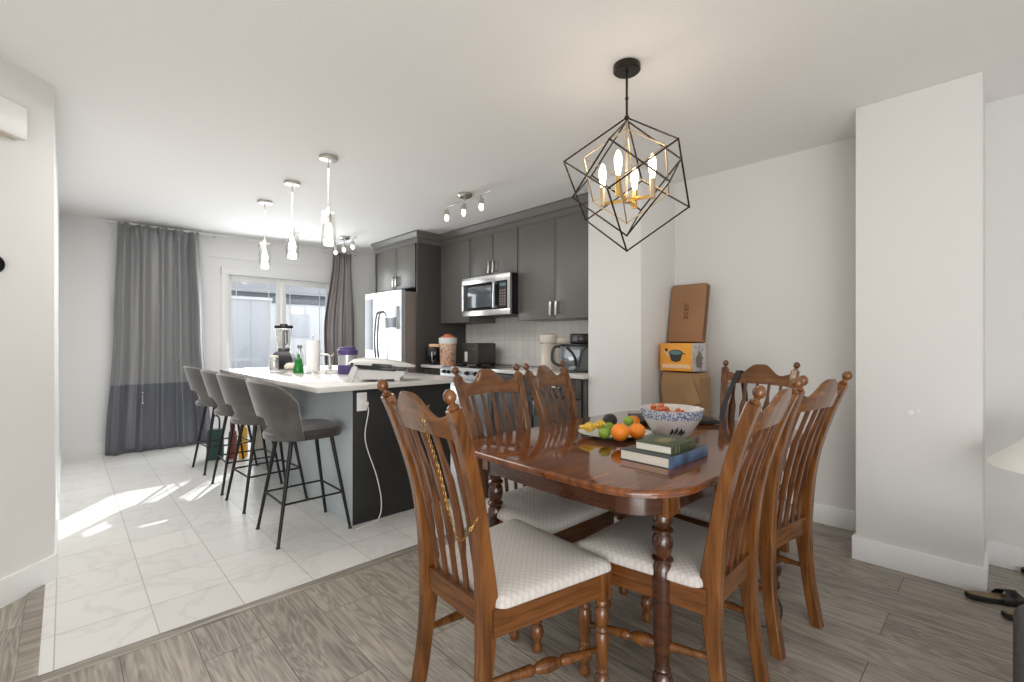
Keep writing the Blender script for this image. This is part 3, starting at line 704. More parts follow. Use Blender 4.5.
# ------------------------------------------------------------------ kitchen counter items
t = thing('kettle_mug', 'glossy black lidded pot with side handle beside fridge panel', 'pot', (3.13, 4.60, ZC), radians(45))
bm = BM(); lathe(bm, [(.075, 0), (.085, .01), (.10, .06), (.105, .19), (.10, .20), (0, .202)], n=28); finish('pot_body', bm, M['blackg'], t)
bm = BM(); tube(bm, smoothpath([(-.10, .0, .15), (-.145, 0, .14), (-.145, 0, .06), (-.09, 0, .04)]), .009); finish('handle', bm, M['steelw'], t)
bm = BM(); box(bm, -.08, .08, -.06, .06, 0, .035, .004)
tag(finish('food_box', bm, M['peach'], None, (3.15, 4.60, ZC+.205), radians(40)), 'flat peach coloured box resting on top of the black pot', 'box')
t = thing('drink_pitcher', 'orange patterned pitcher with white collar and red lid', 'pitcher', (3.16, 4.375, ZC), radians(40))
bm = BM(); lathe(bm, [(.082, 0), (.088, .01), (.097, .24), (.097, .25)], n=24); finish('pitcher_body', bm, M['orangeprint'], t)
bm = BM(); lathe(bm, [(.102, .245), (.104, .31), (.08, .315)], n=24); box(bm, .085, .125, -.022, .022, .03, .30, .008); finish('collar', bm, M['white'], t)
bm = BM(); lathe(bm, [(.082, .312), (.07, .33), (.045, .338), (.040, .352), (0, .354)], n=20); finish('lid', bm, M['candy'], t)
t = thing('toaster_oven', 'black countertop toaster oven with white sticker under microwave', 'toaster', (3.42, 4.16, ZC+.002), 0)
bm = BM(); box(bm, -.13, .15, -.15, .13, .012, .25, .012, 3); finish('body', bm, M['cab'], t)
bm = BM(); box(bm, -.134, -.128, .02, .07, .04, .15, .002); finish('sticker', bm, M['white'], t)
bm = BM(); box(bm, -.138, -.128, -.13, .11, .18, .185, .002); finish('front_bar', bm, M['steel'], t)
bm = BM(); [box(bm, x-.015, x+.015, y-.015, y+.015, 0, .014) for x in (-.1, .12) for y in (-.12, .10)]; finish('foot', bm, M['black'], t)
t = thing('coffee_grinder', 'cream coloured countertop appliance with wide top near wing wall', 'appliance', (3.34, 2.99, ZC), radians(-46))
bm = BM(); lathe(bm, [(.078, 0), (.082, .01), (.078, .10), (.074, .23), (.085, .245), (.088, .33), (.06, .34), (0, .342)], n=28); finish('body', bm, M['cream'], t)
bm = BM(); box(bm, .03, .20, -.05, .05, .25, .31, .012); box(bm, .02, .12, -.05, .05, 0, .25, .01); finish('side_chute', bm, M['cream'], t)
bm = BM(); lathe(bm, [(.086, .25), (.092, .255), (.086, .26)], n=28); lathe(bm, [(.05, .341), (.052, .347), (0, .348)], n=20); finish('ring', bm, M['steel'], t)
t = thing('toaster', 'grey glass-sided toaster with black handle beside wing wall', 'toaster', (3.27, 2.62, ZC), radians(-46))
bm = BM(); box(bm, -.135, .135, -.09, .09, .01, .235, .018, 3); finish('body', bm, M['mudglass'], t)
bm = BM(); box(bm, -.135, .135, -.095, .095, .232, .25, .006); box(bm, -.13, .13, -.09, .09, 0, .015, .003); finish('black_rim', bm, M['black'], t)
bm = BM(); tube(bm, smoothpath([(-.12, -.0, .23), (-.19, 0, .21), (-.20, 0, .10), (-.125, 0, .05)]), .013); finish('handle', bm, M['black'], t)
bm = BM(); tube(bm, smoothpath([(.10, -.10, .23), (.05, -.11, .18), (.02, -.12, .05), (-.03, -.105, .01)]), .007); tube(bm, smoothpath([(-.08, -.1, .22), (-.02, -.12, .15), (.0, -.11, .06)]), .01); finish('cord', bm, M['black'], t)
bm = BM(); box(bm, -.09, .09, -.06, .06, 0, .09, .015, 3); box(bm, -.03, .05, -.075, -.058, .02, .07, .006); 
tag(finish('black_gadget', bm, M['black'], None, (3.29, 2.58, ZC+.251), radians(-46)), 'small black electric gadget resting on top of the toaster', 'gadget')

# ------------------------------------------------------------------ bar stools
def make_stool():
    t = thing('bar_stool', '', 'bar stool', group='bar stools along the island')
    # local: faces +Y
    bm = BM(); n_ = 28; rr = []
    def se(a, rx, ry, p=3): 
        c, s = cos(a), sin(a); return (rx*math.copysign(abs(c)**(2/p), c), ry*math.copysign(abs(s)**(2/p), s))
    for s, z in ((.80, .592), (.97, .60), (1.0, .62), (1.0, .64), (.95, .658), (.80, .668), (.4, .672)):
        rr.append([Vector((*se(2*pi*k/n_, .215*s, .21*s), z)) for k in range(n_)])
    rings(bm, rr)
    finish('seat', bm, M['velvetd'], t)
    bm = BM(); na, nz = 40, 12; A = radians(70); th = .016
    def P(a, w, off):
        aa = abs(a)/A
        zt = .955 - .045*aa**2 - .085*max(0, (aa-.6)/.4)**2
        gap = max(0, 1-(abs(a)/radians(27))**4)**.5 if abs(a) < radians(27) else 0
        zb = .606 + .140*gap
        z = zb + (zt-zb)*w
        h_ = (z-.60)/.35
        rx = .226+off + .022*h_; ry = .210+off + .10*h_
        return Vector((rx*sin(a), -ry*cos(a) - .05*h_*(1-cos(a)) , z))
    inner, outer = [], []
    for i in range(na+1):
        a = -A + 2*A*i/na
        ring = [P(a, w, th) for w in [k/nz for k in range(nz+1)]] + [P(a, w, -th) for w in [1-k/nz for k in range(nz+1)]]
        mid = P(a, 1, 0) + Vector((0, 0, .014)); ring.insert(nz+1, mid)
        inner.append(ring)
    rings(bm, inner)
    # bottom band under the opening
    rr = []
    for i in range(21):
        a = radians(-46 + 92*i/20)
        rr.append([Vector(((r)*sin(a), -(r-.006)*cos(a), z)) for r, z in ((.205, .60), (.236, .602), (.240, .625), (.236, .638), (.205, .638))])
    rings(bm, rr)
    finish('backrest', bm, M['velvet'], t)
    for sx in (-1, 1):
        for sy in (-1, 1):
            bm = BM(); tube(bm, [(sx*.13, sy*.12, .60), (sx*.195, sy*.215, .004)], [.013, .009], 10); lg = finish('leg', bm, M['blackm'], t)
            bm = BM(); lathe(bm, [(.012, 0), (.012, .008), (.009, .012)], (sx*.195, sy*.215), 10); finish('foot_pad', bm, M['black'], lg)
    def pz(sx, sy, z): k = (.60-z)/.60; return (sx*(.13+.065*k), sy*(.12+.095*k), z)
    bm = BM()
    for a, b, z in (((-1, -1), (1, -1), .235), ((-1, 1), (1, 1), .235), ((-1, -1), (-1, 1), .235), ((1, -1), (1, 1), .235)):
        tube(bm, [pz(*a, z), pz(*b, z)], .0065, 8)
    finish('footrest', bm, M['blackm'], t)
    return t
st = make_stool()
labs = ['grey velvet bar stool nearest the camera at the island corner', 'second grey velvet bar stool from the dining side of the island', 'third grey velvet bar stool from the dining side of the island', 'grey velvet bar stool farthest back beside the long curtain']
for i, (y, dz) in enumerate(((3.07, 0), (3.83, 3), (4.36, -2), (5.10, 3))):
    s = st if i == 0 else copy_tree(st)
    s.location = (1.10, y, .004); s.rotation_euler = (0, 0, -pi/2+radians(dz)); s['label'] = labs[i]
# bags on the floor behind the stools
def floor_bag(name, lab, x, y, w, d, h, m, m2, rz):
    t = thing(name, lab, 'bag', (x, y, .004), rz)
    bm = BM(); rings(bm, [[Vector((w*s*cx/2, d*s2*cy/2, z)) for cx, cy in ((-1, -1), (0, -1.12), (1, -1), (1.05, 0), (1, 1), (0, 1.1), (-1, 1), (-1.05, 0))] for s, s2, z in ((.95, .95, 0), (1, 1, .03), (1, 1, h*.6), (.9, .6, h))]); finish('bag_body', bm, m, t)
    bm = BM(); tube(bm, smoothpath([(-w*.25, 0, h), (-w*.2, 0, h+.12), (w*.2, 0, h+.12), (w*.25, 0, h)]), .008, 8); finish('handle', bm, m2, t)
M['dkgreen'] = mat('dark_green_fabric', (.02, .06, .05), .7); M['dkred'] = mat('dark_red_fabric', (.20, .03, .015), .7); M['yel'] = mat('yellow_fabric', (.85, .42, .02), .6)
floor_bag('shopping_bag', 'dark green shopping bag on tiles behind the bar stools', 1.10, 5.50, .14, .12, .30, M['dkgreen'], M['black'], -.3)
floor_bag('shopping_bag', 'dark red shopping bag on the tiles between green and yellow bags', 1.235, 5.42, .06, .09, .27, M['dkred'], M['dkred'], -.5)
floor_bag('shopping_bag', 'yellow orange shopping bag on tiles closest to the island', 1.32, 5.375, .06, .08, .30, M['yel'], M['yel'], -.6)

# ------------------------------------------------------------------ dining table
TX0, TX1, TY0, TY1 = 1.17, 2.70, .635, 1.655
def table_outline(ins=0, n=12):
    x0, x1, y0, y1 = TX0+.02+ins, TX1-.02-ins, TY0+.012+ins, TY1-.012-ins; R = max(.05, .21-ins); pts = []
    for cx, cy, a0 in ((x1-R, y1-R, 0), (x0+R, y1-R, 90), (x0+R, y0+R, 180), (x1-R, y0+R, 270)):
        for k in range(n+1):
            a = radians(a0+90*k/n); pts.append((cx+R*cos(a), cy+R*sin(a)))
    # bow the sides
    mx, my = (x0+x1)/2, (y0+y1)/2; out = []
    res = []
    for i, p in enumerate(pts):
        q = pts[(i+1) % len(pts)]; L_ = math.hypot(q[0]-p[0], q[1]-p[1]); k = max(1, int(L_/.05))
        for j in range(k): res.append((p[0]+(q[0]-p[0])*j/k, p[1]+(q[1]-p[1])*j/k))
    for x, y in res:
        bx = .022*(1-((y-my)/((y1-y0)/2))**2); by = .014*(1-((x-mx)/((x1-x0)/2))**2)
        out.append((x + math.copysign(bx, x-mx)*min(1, abs(x-mx)/.6), y + math.copysign(by, y-my)*min(1, abs(y-my)/.3)))
    return out
t = thing('dining_table', 'glossy red-brown wooden dining table with rounded corners and turned legs', 'table')
bm = BM()
rings(bm, [[Vector((x, y, z)) for x, y in table_outline(i_)] for i_, z in ((.05, .728), (.02, .730), (.006, .736), (.008, .742), (.0, .746), (.0, .753), (.006, .759), (.012, .760))])
finish('tabletop', bm, M['tabletop'], t, angle=50)
bm = BM()
o1, o2 = table_outline(.085), table_outline(.107)
rings(bm, [[Vector((x, y, z)) for x, y in o] for o, z in ((o1, .655), (o1, .729), (o2, .729), (o2, .655), (o1, .655))], cap=False); finish('apron', bm, M['tablewood'], t)
legp = [(.022, 0), (.026, .01), (.026, .03), (.019, .045), (.019, .06), (.030, .075), (.034, .10), (.030, .125), (.022, .135), (.026, .145), (.022, .155), (.027, .20), (.031, .32), (.0325, .44), (.031, .475), (.024, .487), (.034, .496), (.034, .502), (.025, .511), (.031, .53), (.034, .55), (.030, .572), (.024, .582), (.034, .590), (.034, .595), (.025, .603), (.030, .615), (.032, .628), (.026, .646)]
for x, y in ((1.395, .760), (1.345, 1.515), (2.49, .77), (2.49, 1.52)):
    bm = BM(); lathe(bm, legp, (x, y), 22); lg = finish('leg', bm, M['tablewood'], t)
    bm = BM(); box(bm, x-.041, x+.041, y-.041, y+.041, .645, .729, .004); finish('leg_block', bm, M['tabletop'] if False else M['chairwood'], lg)

# ------------------------------------------------------------------ dining chairs
def make_chair():
    t = thing('dining_chair', '', 'chair', group='dining chairs around the table')
    W = M['chairwood']
    # cushion
    bm = BM(); rr = []
    def trap(s, z, n_=9):
        pts = []; x0, x1, y0, y1 = .20*s+.0, .255*s, -.195*s, .245*s
        cor = [(-x0, y0), (x0, y0), (x1, y1), (-x1, y1)]; R = .035
        for i in range(4):
            p = Vector(cor[i]); a = (Vector(cor[i-1])-p).normalized(); b = (Vector(cor[(i+1) % 4])-p).normalized()
            for k in range(n_+1):
                u = k/n_; q = (p+a*R)*(1-u)**2 + p*2*u*(1-u) + (p+b*R)*u*u
                pts.append((q.x, q.y))
            nx = Vector(cor[(i+1) % 4]); e0 = p+b*R; e1 = nx+(p-nx).normalized()*R
            for k in range(1, 5):
                q = e0.lerp(e1, k/5); pts.append((q.x, q.y))
        return [Vector((x, y, z)) for x, y in pts]
    for s, z in ((.97, .440), (1.0, .446), (1.0, .456), (.985, .468), (.93, .478), (.75, .486), (.4, .490)): rr.append(trap(s, z))
    rings(bm, rr); finish('seat_cushion', bm, M['quilt'], t)
    bm = BM()
    fx, fy, bx, by = .247, .235, .160, -.205
    def bar(p, q, th, z0, z1):
        p = Vector(p); q = Vector(q); d = (q-p).normalized(); nn = Vector((-d.y, d.x))*th/2
        prism(bm, [tuple(p+nn), tuple(q+nn), tuple(q-nn), tuple(p-nn)], z0, z1)
    bar((-fx+.02, fy-.012), (fx-.02, fy-.012), .022, .368, .442)
    for s in (-1, 1): bar((s*(fx-.013), fy-.02), (s*(bx+.018), by), .022, .368, .442)
    bar((-bx, by-.012), (bx, by-.012), .022, .385, .455)
    finish('seat_frame', bm, M['framewood'], t)
    # front legs
    prof = [(.016, 0), (.020, .008), (.021, .02), (.015, .034), (.015, .045), (.023, .058), (.026, .075), (.022, .095), (.014, .105), (.020, .114), (.014, .123), (.018, .135), (.021, .165), (.024, .20), (.024, .225), (.017, .24), (.022, .25), (.017, .26), (.023, .275), (.025, .295), (.021, .315), (.015, .325), (.022, .333), (.022, .345), (.017, .352)]
    for s in (-1, 1):
        bm = BM(); lathe(bm, prof, (s*(fx-.022), fy-.022), 16)
        box(bm, s*(fx-.022)-.024, s*(fx-.022)+.024, fy-.046, fy+.002, .352, .443, .003); finish('leg', bm, W, t)
    # rear posts (leg + upright), swept rectangle
    pts = smoothpath([(.168, -.262, 0), (.164, -.232, .18), (.160, -.212, .40), (.162, -.218, .52), (.172, -.252, .74), (.188, -.305, .92), (.198, -.345, 1.022)], 6)
    for s in (-1, 1):
        bm = BM(); rr = []
        for i, p in enumerate(pts):
            tt = (pts[min(i+1, len(pts)-1)]-pts[max(i-1, 0)]).normalized(); b = Vector((1, 0, 0)); a = b.cross(tt).normalized()
            k = p.z; hw = .019 if k > .3 else .019; hd = .021 + .011*math.exp(-((k-.44)/.13)**2) + (-.003*max(0, k-.6)/.4)
            c = Vector((s*p.x, p.y, p.z)); e = .004; u = Vector((1, 0, 0))
            sh = [(-hw+e, -hd), (hw-e, -hd), (hw, -hd+e), (hw, hd-e), (hw-e, hd), (-hw+e, hd), (-hw, hd-e), (-hw, -hd+e)]
            rr.append([c + u*x_ + a*y_ for x_, y_ in sh])
        rings(bm, rr); lg = finish('leg', bm, W, t)
        bm = BM(); q = pts[-1]; dr_ = (pts[-1]-pts[-2]).normalized(); dr_.x *= s
        rod(bm, Vector((s*q.x, q.y, q.z)), Vector((s*q.x, q.y, q.z))+dr_*.058, [(0, .014), (.12, .016), (.22, .009), (.34, .009), (.45, .015), (.62, .0185), (.8, .0155), (.94, .008), (1, .002)], 16); finish('finial', bm, W, lg)
    def backpt(z, u):  # centre line of the back at height z
        for p, q in zip(pts, pts[1:]):
            if p.z <= z <= q.z:
                f = (z-p.z)/(q.z-p.z); return p.lerp(q, f)
        return pts[-1]
    # crest rail
    bm = BM(); n_ = 28; rr = []
    for i in range(n_+1):
        u = -1+2*i/n_; x = .180*u
        hb = min(1, max(0, (abs(u)-.12)/.55)); zt = .990 + .064*(.5+.5*cos(pi*hb)) + .016*max(0, abs(u)-.7)/.3
        zb = .930 + .008*(1-u*u)
        ring = []
        bow = -.022*(1-u*u)
        for z, off in ((zb, -.010), (zt-.006, -.010), (zt, -.004), (zt, .004), (zt-.006, .010), (zb, .010)):
            y = backpt(min(z, 1.03), 0).y + bow - max(0, z-1.03)*.42
            ring.append(Vector((x, y+off, z)))
        rr.append(ring)
    rings(bm, rr); finish('crest_rail', bm, M['crestwood'], t, angle=50)
    # five slats
    for k in range(5):
        u = -1+2*k/4; xb, xt = .118*u, .132*u
        bm = BM(); rr = []
        for w, hw in ((0, .008), (.22, .009), (.30, .017), (.34, .0185), (.50, .018), (.70, .0205), (.79, .011), (.86, .007), (1, .008)):
            z = .450 + (.950-.450)*w; x = xb+(xt-xb)*w; y = backpt(z, 0).y - .018*(1-(xt/.18)**2)*w + .002
            rr.append([Vector((x+a, y+b, z)) for a, b in ((-hw, -.002), (-hw*.4, -.008), (hw*.4, -.008), (hw, -.002), (hw, .006), (-hw, .006))])
        rings(bm, rr); finish('slat', bm, M['slatwood'], t, angle=25)
    # stretchers
    sp = [(0, .008), (.08, .010), (.30, .015), (.36, .017), (.39, .010), (.42, .016), (.46, .020), (.50, .022), (.54, .020), (.58, .016), (.61, .010), (.64, .017), (.70, .015), (.92, .010), (1, .008)]
    for s in (-1, 1):
        bm = BM(); rod(bm, (s*.166, -.225, .235), (s*(fx-.022), fy-.022, .185), sp); finish('stretcher', bm, W, t)
    return t
ch = make_chair()
# (x, y, facing angle deg from +Y ccw, label)
spots = [
    (1.085, 1.155, -94, 'brown dining chair in foreground at near table end, gold chain on it'),
    (1.55, 1.455, 179, 'brown dining chair beside the island at the far long table side'),
    (2.10, 1.50, 191, 'brown dining chair in front of the kitchen counter and toaster'),
    (1.585, .835, 2, 'nearer of two brown dining chairs seen sideways along right table side'),
    (2.16, .825, -8, 'brown dining chair on right table side closest to the white column'),
    (2.71, 1.03, 90, 'brown dining chair at far table end against the plain wall, with black strap'),
]
for i, (x, y, a, lab) in enumerate(spots):
    s = ch if i == 0 else copy_tree(ch)
    s.location = (x, y, 0); s.rotation_euler = (0, 0, radians(a)); s['label'] = lab
def chair_pt(i, p):
    x, y, a, _ = spots[i]; return Matrix.Translation((x, y, 0)) @ Matrix.Rotation(radians(a), 4, 'Z') @ Vector(p)
# gold chain on the foreground chair (right side seen from behind, local +x)
bm = BM()
ctrl = [(.075, -.352, 1.015), (.075, -.366, .99), (.077, -.345, .92), (.078, -.318, .84), (.088, -.297, .74), (.115, -.290, .675), (.148, -.292, .650), (.180, -.290, .68), (.192, -.265, .72)]
pth = smoothpath([chair_pt(0, (p[0]*1.0, p[1], p[2])) for p in ctrl], 10)
acc = 0; last = pth[0]; k = 0; lk = []
for p in pth:
    if (p-last).length >= .0075 or k == 0: lk.append(p); last = p; k += 1
for i, p in enumerate(lk):
    tn = (lk[min(i+1, len(lk)-1)]-lk[max(i-1, 0)]).normalized(); a, b = frame_at(tn)
    if i % 2: a, b = b, a
    prev = None; pts_ = [p + tn*.0065*cos(q_*pi/4) + a*.0035*sin(q_*pi/4) for q_ in range(9)]
    tube(bm, pts_, .0011, 5)
tag(finish('gold_chain', bm, M['chain']), 'thin gold chain draped over back of the foreground dining chair', 'chain')
# black strap on the far end chair
bm = BM()
sp1 = smoothpath([chair_pt(5, p) for p in ((.105, -.30, .70), (.13, -.335, .85), (.10, -.352, .965), (.095, -.385, 1.02), (.09, -.41, .96), (.12, -.40, .80), (.16, -.37, .66))], 6)
sp1 = smoothpath([chair_pt(5, p) for p in ((.165, -.19, .70), (.155, -.235, .82), (.12, -.325, .985), (.115, -.35, 1.012), (.11, -.385, .98), (.08, -.36, .80), (.07, -.33, .62))], 6)
wd = chair_pt(5, (1, 0, 0))-chair_pt(5, (0, 0, 0))
rings(bm, [[p+wd*.016+Vector((0, 0, .001)), p-wd*.016+Vector((0, 0, .001)), p-wd*.016+Vector((-.002, 0, -.002)), p+wd*.016+Vector((-.002, 0, -.002))] for p in sp1])
tag(finish('bag_strap', bm, M['strap']), 'black fabric strap looped over the chair at far table end', 'strap')
# cord on the floor under the right chairs
bm = BM(); tube(bm, smoothpath([(2.45, 1.15, .006), (2.50, .85, .006), (2.35, .70, .006), (2.16, .66, .006), (2.1, .74, .006), (2.2, .85, .006), (2.0, 1.1, .006)]), .003, 6)
tag(finish('power_cable', bm, M['black']), 'thin black cord curling on the floor under right dining chairs', 'cord')

# ------------------------------------------------------------------ things on the table
ZT = .760
t = thing('fruit_plate', 'pale oval plate carrying oranges, limes and other fruit', 'plate', (1.83, 1.235, ZT), radians(-35))
bm = BM(); lathe(bm, [(0, .001), (.09, 0), (.10, .004), (.165, .020), (.168, .023), (.160, .022), (.10, .009), (0, .008)], n=40, sy=.82, cap=False); finish('plate_body', bm, M['mint'], t)
def fruit(name, lab, cat, pos, r, m, sz=1, group=None, stem=True, sx=1, mz=0):
    t = thing(name, lab, cat, (pos[0], pos[1], ZT+pos[2]), mz, group)
    bm = BM(); sphere(bm, (0, 0, 0), r, 24, sx, 1, sz)
    for v in bm.verts:
        d = math.hypot(v.co.x, v.co.y)/r
        if v.co.z > 0: v.co.z -= r*.10*max(0, 1-d*3)
    finish('fruit_body', bm, m, t)
    if stem:
        bm = BM(); lathe(bm, [(.004, r*sz*.86), (.005, r*sz*.93), (.002, r*sz*.97)], n=8); finish('stem', bm, M['bookgreen'], t)
def tp(u, v, h):   # table-height helper: where a pixel-sized estimate from the survey sits
    D = (CAMH-ZT-h)*469/(v-340.5); p = at((u-512)/469*D, D); return (p.x, p.y, h)
fr = [('orange_fruit', 'large orange at the front left of the fruit plate', 'orange', tp(620, 432, .058), .038, M['orange'], .98, 1),
      ('orange_fruit', 'orange at the front right of the plate beside the blue bowl', 'orange', tp(637, 431, .056), .035, M['orange'], .96, 1),
      ('orange_fruit', 'orange mostly hidden at the back of the fruit plate', 'orange', tp(633, 422, .052), .033, M['orange'], .96, 1),
      ('lime', 'green lime at the front edge of the plate left of oranges', 'lime', tp(604.5, 433, .044), .026, M['lime'], .93, 1.12),
      ('lime', 'green lime half hidden between avocado and front orange', 'lime', tp(609, 427, .050), .023, M['lime'], .95, 1),
      ('lime', 'dark green lime lying on top behind the two front oranges', 'lime', tp(628.5, 421, .082), .022, M['lime'], 1, 1.1),
      ('avocado', 'dark avocado at the back left of the fruit plate', 'avocado', tp(610, 420.5, .062), .034, M['avocado'], .95, 1.15)]
for f in fr: fruit(f[0], f[1], f[2], f[3], f[4], f[5], f[6], 'fruit on the plate', f[0] != 'avocado', f[7], .6)
for k, (u, v, lab) in enumerate(((589.5, 427, 'yellow finger fruit at the left rim of the fruit plate'), (600.5, 425, 'yellow fruit beside the avocado on the fruit plate'))):
    p = tp(u, v, .045)
    t = thing('yellow_fruit', lab, 'fruit', (p[0], p[1], ZT+.045), .4*k, 'fruit on the plate')
    bm = BM(); sphere(bm, (0, 0, 0), .026, 16, 1.15, 1, .85)
    for j in range(5):
        a = pi*.75+j*.35; tube(bm, smoothpath([(0.01*cos(a), .01*sin(a), 0), (.03*cos(a), .03*sin(a), .004*j), (.047*cos(a), .047*sin(a), .002)], 3), [.010]*3+[.009]*2+[.008, .004], 8)
    finish('fruit_body', bm, M['yellow'], t)
# bowl
bp_ = (2.02, 1.055)
t = thing('serving_bowl', 'white bowl with blue patterned rim band holding orange snacks', 'bowl', (*bp_, ZT))
bm = BM(); lathe(bm, [(0, .002), (.068, 0), (.074, .003), (.082, .012), (.102, .045), (.120, .075), (.128, .090)], n=48, cap=False)
lathe(bm, [(.1395, .131), (.1345, .131), (.122, .09), (.096, .045), (.06, .014), (0, .012)], n=48, cap=False); b_ = finish('bowl_body', bm, M['bowl'], t)
bm = BM(); lathe(bm, [(.128, .089), (.1295, .0895), (.1395, .124), (.140, .127), (.139, .129)], n=48, cap=False); finish('blue_band', bm, M['blue'], t)
bm = BM()
for a, l in ((212, .035), (222, .03), (202, .028), (230, .022)):
    pp = []
    for k in range(7):
        w = k/6; z = .02+l*w*1.2; r = .082+ (z-.012)*(.040/.063)+.0028; aa = radians(a+8*sin(w*2))
        pp.append(Vector((r*cos(aa), r*sin(aa), z)))
    tube(bm, pp, [.001, .003, .005, .006, .005, .003, .001], 6)
finish('painted_leaves', bm, M['print_dark'], t)
bm = BM(); rnd = random.Random(5)
for k in range(55):
    a = rnd.uniform(0, 2*pi); r = .10*sqrt(rnd.random()); z = .100+rnd.uniform(-.008, .010)+(.026 if math.hypot(r*cos(a)+.02, r*sin(a)-.03) < .04 else 0)
    sphere(bm, (r*cos(a)-.01, r*sin(a)+.01, z), rnd.uniform(.010, .016), 8, 1.2, 1, .8)
o = finish('orange_snacks', bm, M['candy'], None, (*bp_, ZT)); o['kind'] = 'stuff'; tag(o, 'heap of orange red snacks filling the patterned bowl', 'snacks')
# books
def book(lab, cx, cy, z, w, d, h, cover, spine, rz, ornament):
    t = thing('book', lab, 'book', (cx, cy, z), rz, 'books stacked on the table')
    c = .003
    bm = BM(); box(bm, -w/2+.004, w/2-.004, -d/2+.003, d/2-.004, c, h-c); finish('pages', bm, M['pages'], t)
    bm = BM(); box(bm, -w/2, w/2, -d/2, d/2, 0, c, .001); box(bm, -w/2, w/2, -d/2, d/2, h-c, h, .001); finish('cover', bm, cover, t)
    bm = BM(); box(bm, -w/2, w/2, -d/2-.003, -d/2+.003, 0, h, .002); finish('spine', bm, spine, t)
    if ornament:
        bm = BM(); lathe(bm, [(.052, h), (.052, h+.0012), (.046, h+.0012), (.046, h)], n=36, sx=1, sy=.62, cap=False); lathe(bm, [(.040, h), (.040, h+.001), (0, h+.001)], n=36, sy=.6, cap=False)
        finish('gold_ornament', bm, M['bookgold'], t)
        bm = BM()
        for x in (-.07, -.045, .05, .07): box(bm, x, x+.004, -d/2-.0045, -d/2-.002, .002, h-.002)
        finish('spine_lines', bm, M['bookgold'], t)
    return t
book('larger blue-spined hardcover book at bottom of the two-book stack', 1.635, .885, ZT, .285, .20, .038, M['bookdark'], M['bookblue'], radians(-1), False)
book('smaller dark green book with gold oval resting on the blue book', 1.625, .875, ZT+.038, .185, .145, .030, M['bookgreen'], M['bookgreen'], radians(1), True)
t = thing('laptop', 'closed dark laptop lying flat behind the patterned bowl', 'laptop', (2.42, 1.265, ZT), math.atan2(rv.y, rv.x))
bm = BM(); box(bm, -.21, .21, -.13, .13, .003, .012, .003); finish('base', bm, M['black'], t)
bm = BM(); box(bm, -.21, .21, -.13, .13, .0125, .019, .003); finish('lid', bm, M['strap'], t)

# ------------------------------------------------------------------ stack in the corner
yaw = math.atan2(rv.y, rv.x)      # faces toward the room corner diagonal
cb = at(0, 0)
def corner_loc(u, D): p = at((u-512)/469*D, D); return p
p = Vector((3.40, 1.665, 0))
bx_rz = -pi/2
bm = BM(); box(bm, -.16, .155, -.11, .12, 0, .50, .004)
t = thing('moving_carton', 'plain brown carton on the floor under the paper bag in the corner', 'box', (p.x, p.y, 0), bx_rz)
finish('carton_body', bm, M['kraft'], t)
bm = BM(); box(bm, -.155, .15, -.025, .025, .5005, .502); box(bm, -.0255, .0255, -.1115, -.1105, .40, .50) ; finish('tape', bm, M['kraft_d'], t)
t = thing('paper_bag', 'brown kraft paper bag standing under the orange box', 'bag', (p.x, p.y, .503), bx_rz)
bm = BM(); rr = []; rnd = random.Random(2)
for z, s in ((0, 1), (.06, 1.02), (.2, .98), (.33, 1.0), (.42, .97), (.458, .92)):
    ring = []
    for cx, cy in ((-1, -1), (-.3, -1.04), (.3, -.97), (1, -1), (1, 0), (1, 1), (0, 1), (-1, 1), (-1, 0)):
        ring.append(Vector((.150*s*cx+rnd.uniform(-.008, .008), .095*s*cy+rnd.uniform(-.010, .010), z)))
    rr.append(ring)
rings(bm, rr); finish('bag_body', bm, M['bag'], t, angle=12)
bm = BM(); rings(bm, [[Vector((x, y, z)) for x, y, z in ((.02, -.101, .30), (.10, -.102, .42), (.17, -.101, .25), (.09, -.101, .22))], [Vector((x, y-.005, z)) for x, y, z in ((.02, -.101, .30), (.10, -.102, .42), (.17, -.101, .25), (.09, -.101, .22))]]); finish('folded_flap', bm, M['bag'], t)
zb = .503+.462
t = thing('orange_box', 'orange printed box with cooking pot picture on the paper bag', 'box', (3.385, 1.675, zb+.01), -pi/2)
bm = BM(); box(bm, -.125, .125, -.115, .115, 0, .205, .002); finish('box_body', bm, M['orangebox'], t)
bm = BM(); box(bm, .1252, .1265, -.115, .115, .0, .205); sd = finish('grey_side', bm, M['greybox'], t)
bm = BM(); box(bm, -.11, .11, -.1165, -.1152, .02, .05); finish('pale_strip', bm, M['peach'], t)
def flat_poly(bm, pts_, y0, y1): rings(bm, [[Vector((x, y0, z)) for x, z in pts_], [Vector((x, y1, z)) for x, z in pts_]])
bm = BM(); flat_poly(bm, [(.0+.052*cos(a), .135+.022*sin(a)) for a in [2*pi*k/24 for k in range(24)]], -.118, -.1152)
flat_poly(bm, [(-.052, .13), (-.035, .075), (0, .065), (.035, .075), (.052, .13)], -.1175, -.1152)
flat_poly(bm, [(.05, .135), (.075, .128), (.072, .122), (.05, .128)], -.1175, -.1152); pp_ = finish('printed_pot', bm, M['print_dark'], t)
bm = BM(); flat_poly(bm, [(.0+.046*cos(a), .135+.016*sin(a)) for a in [2*pi*k/24 for k in range(24)]], -.1188, -.1179); finish('pot_opening', bm, M['teal'], pp_)
bm = BM(); flat_poly(bm, [(-.075+.012*cos(a), .155+.012*sin(a)) for a in [2*pi*k/12 for k in range(12)]], -.1175, -.1152); finish('printed_dot', bm, M['print_dark'], t)
bm = BM(); flat_poly(bm, [(-.10, .16), (-.06, .13), (-.05, .10), (-.075, .12)], -.1172, -.1152); finish('printed_leaf', bm, M['mint'], t)
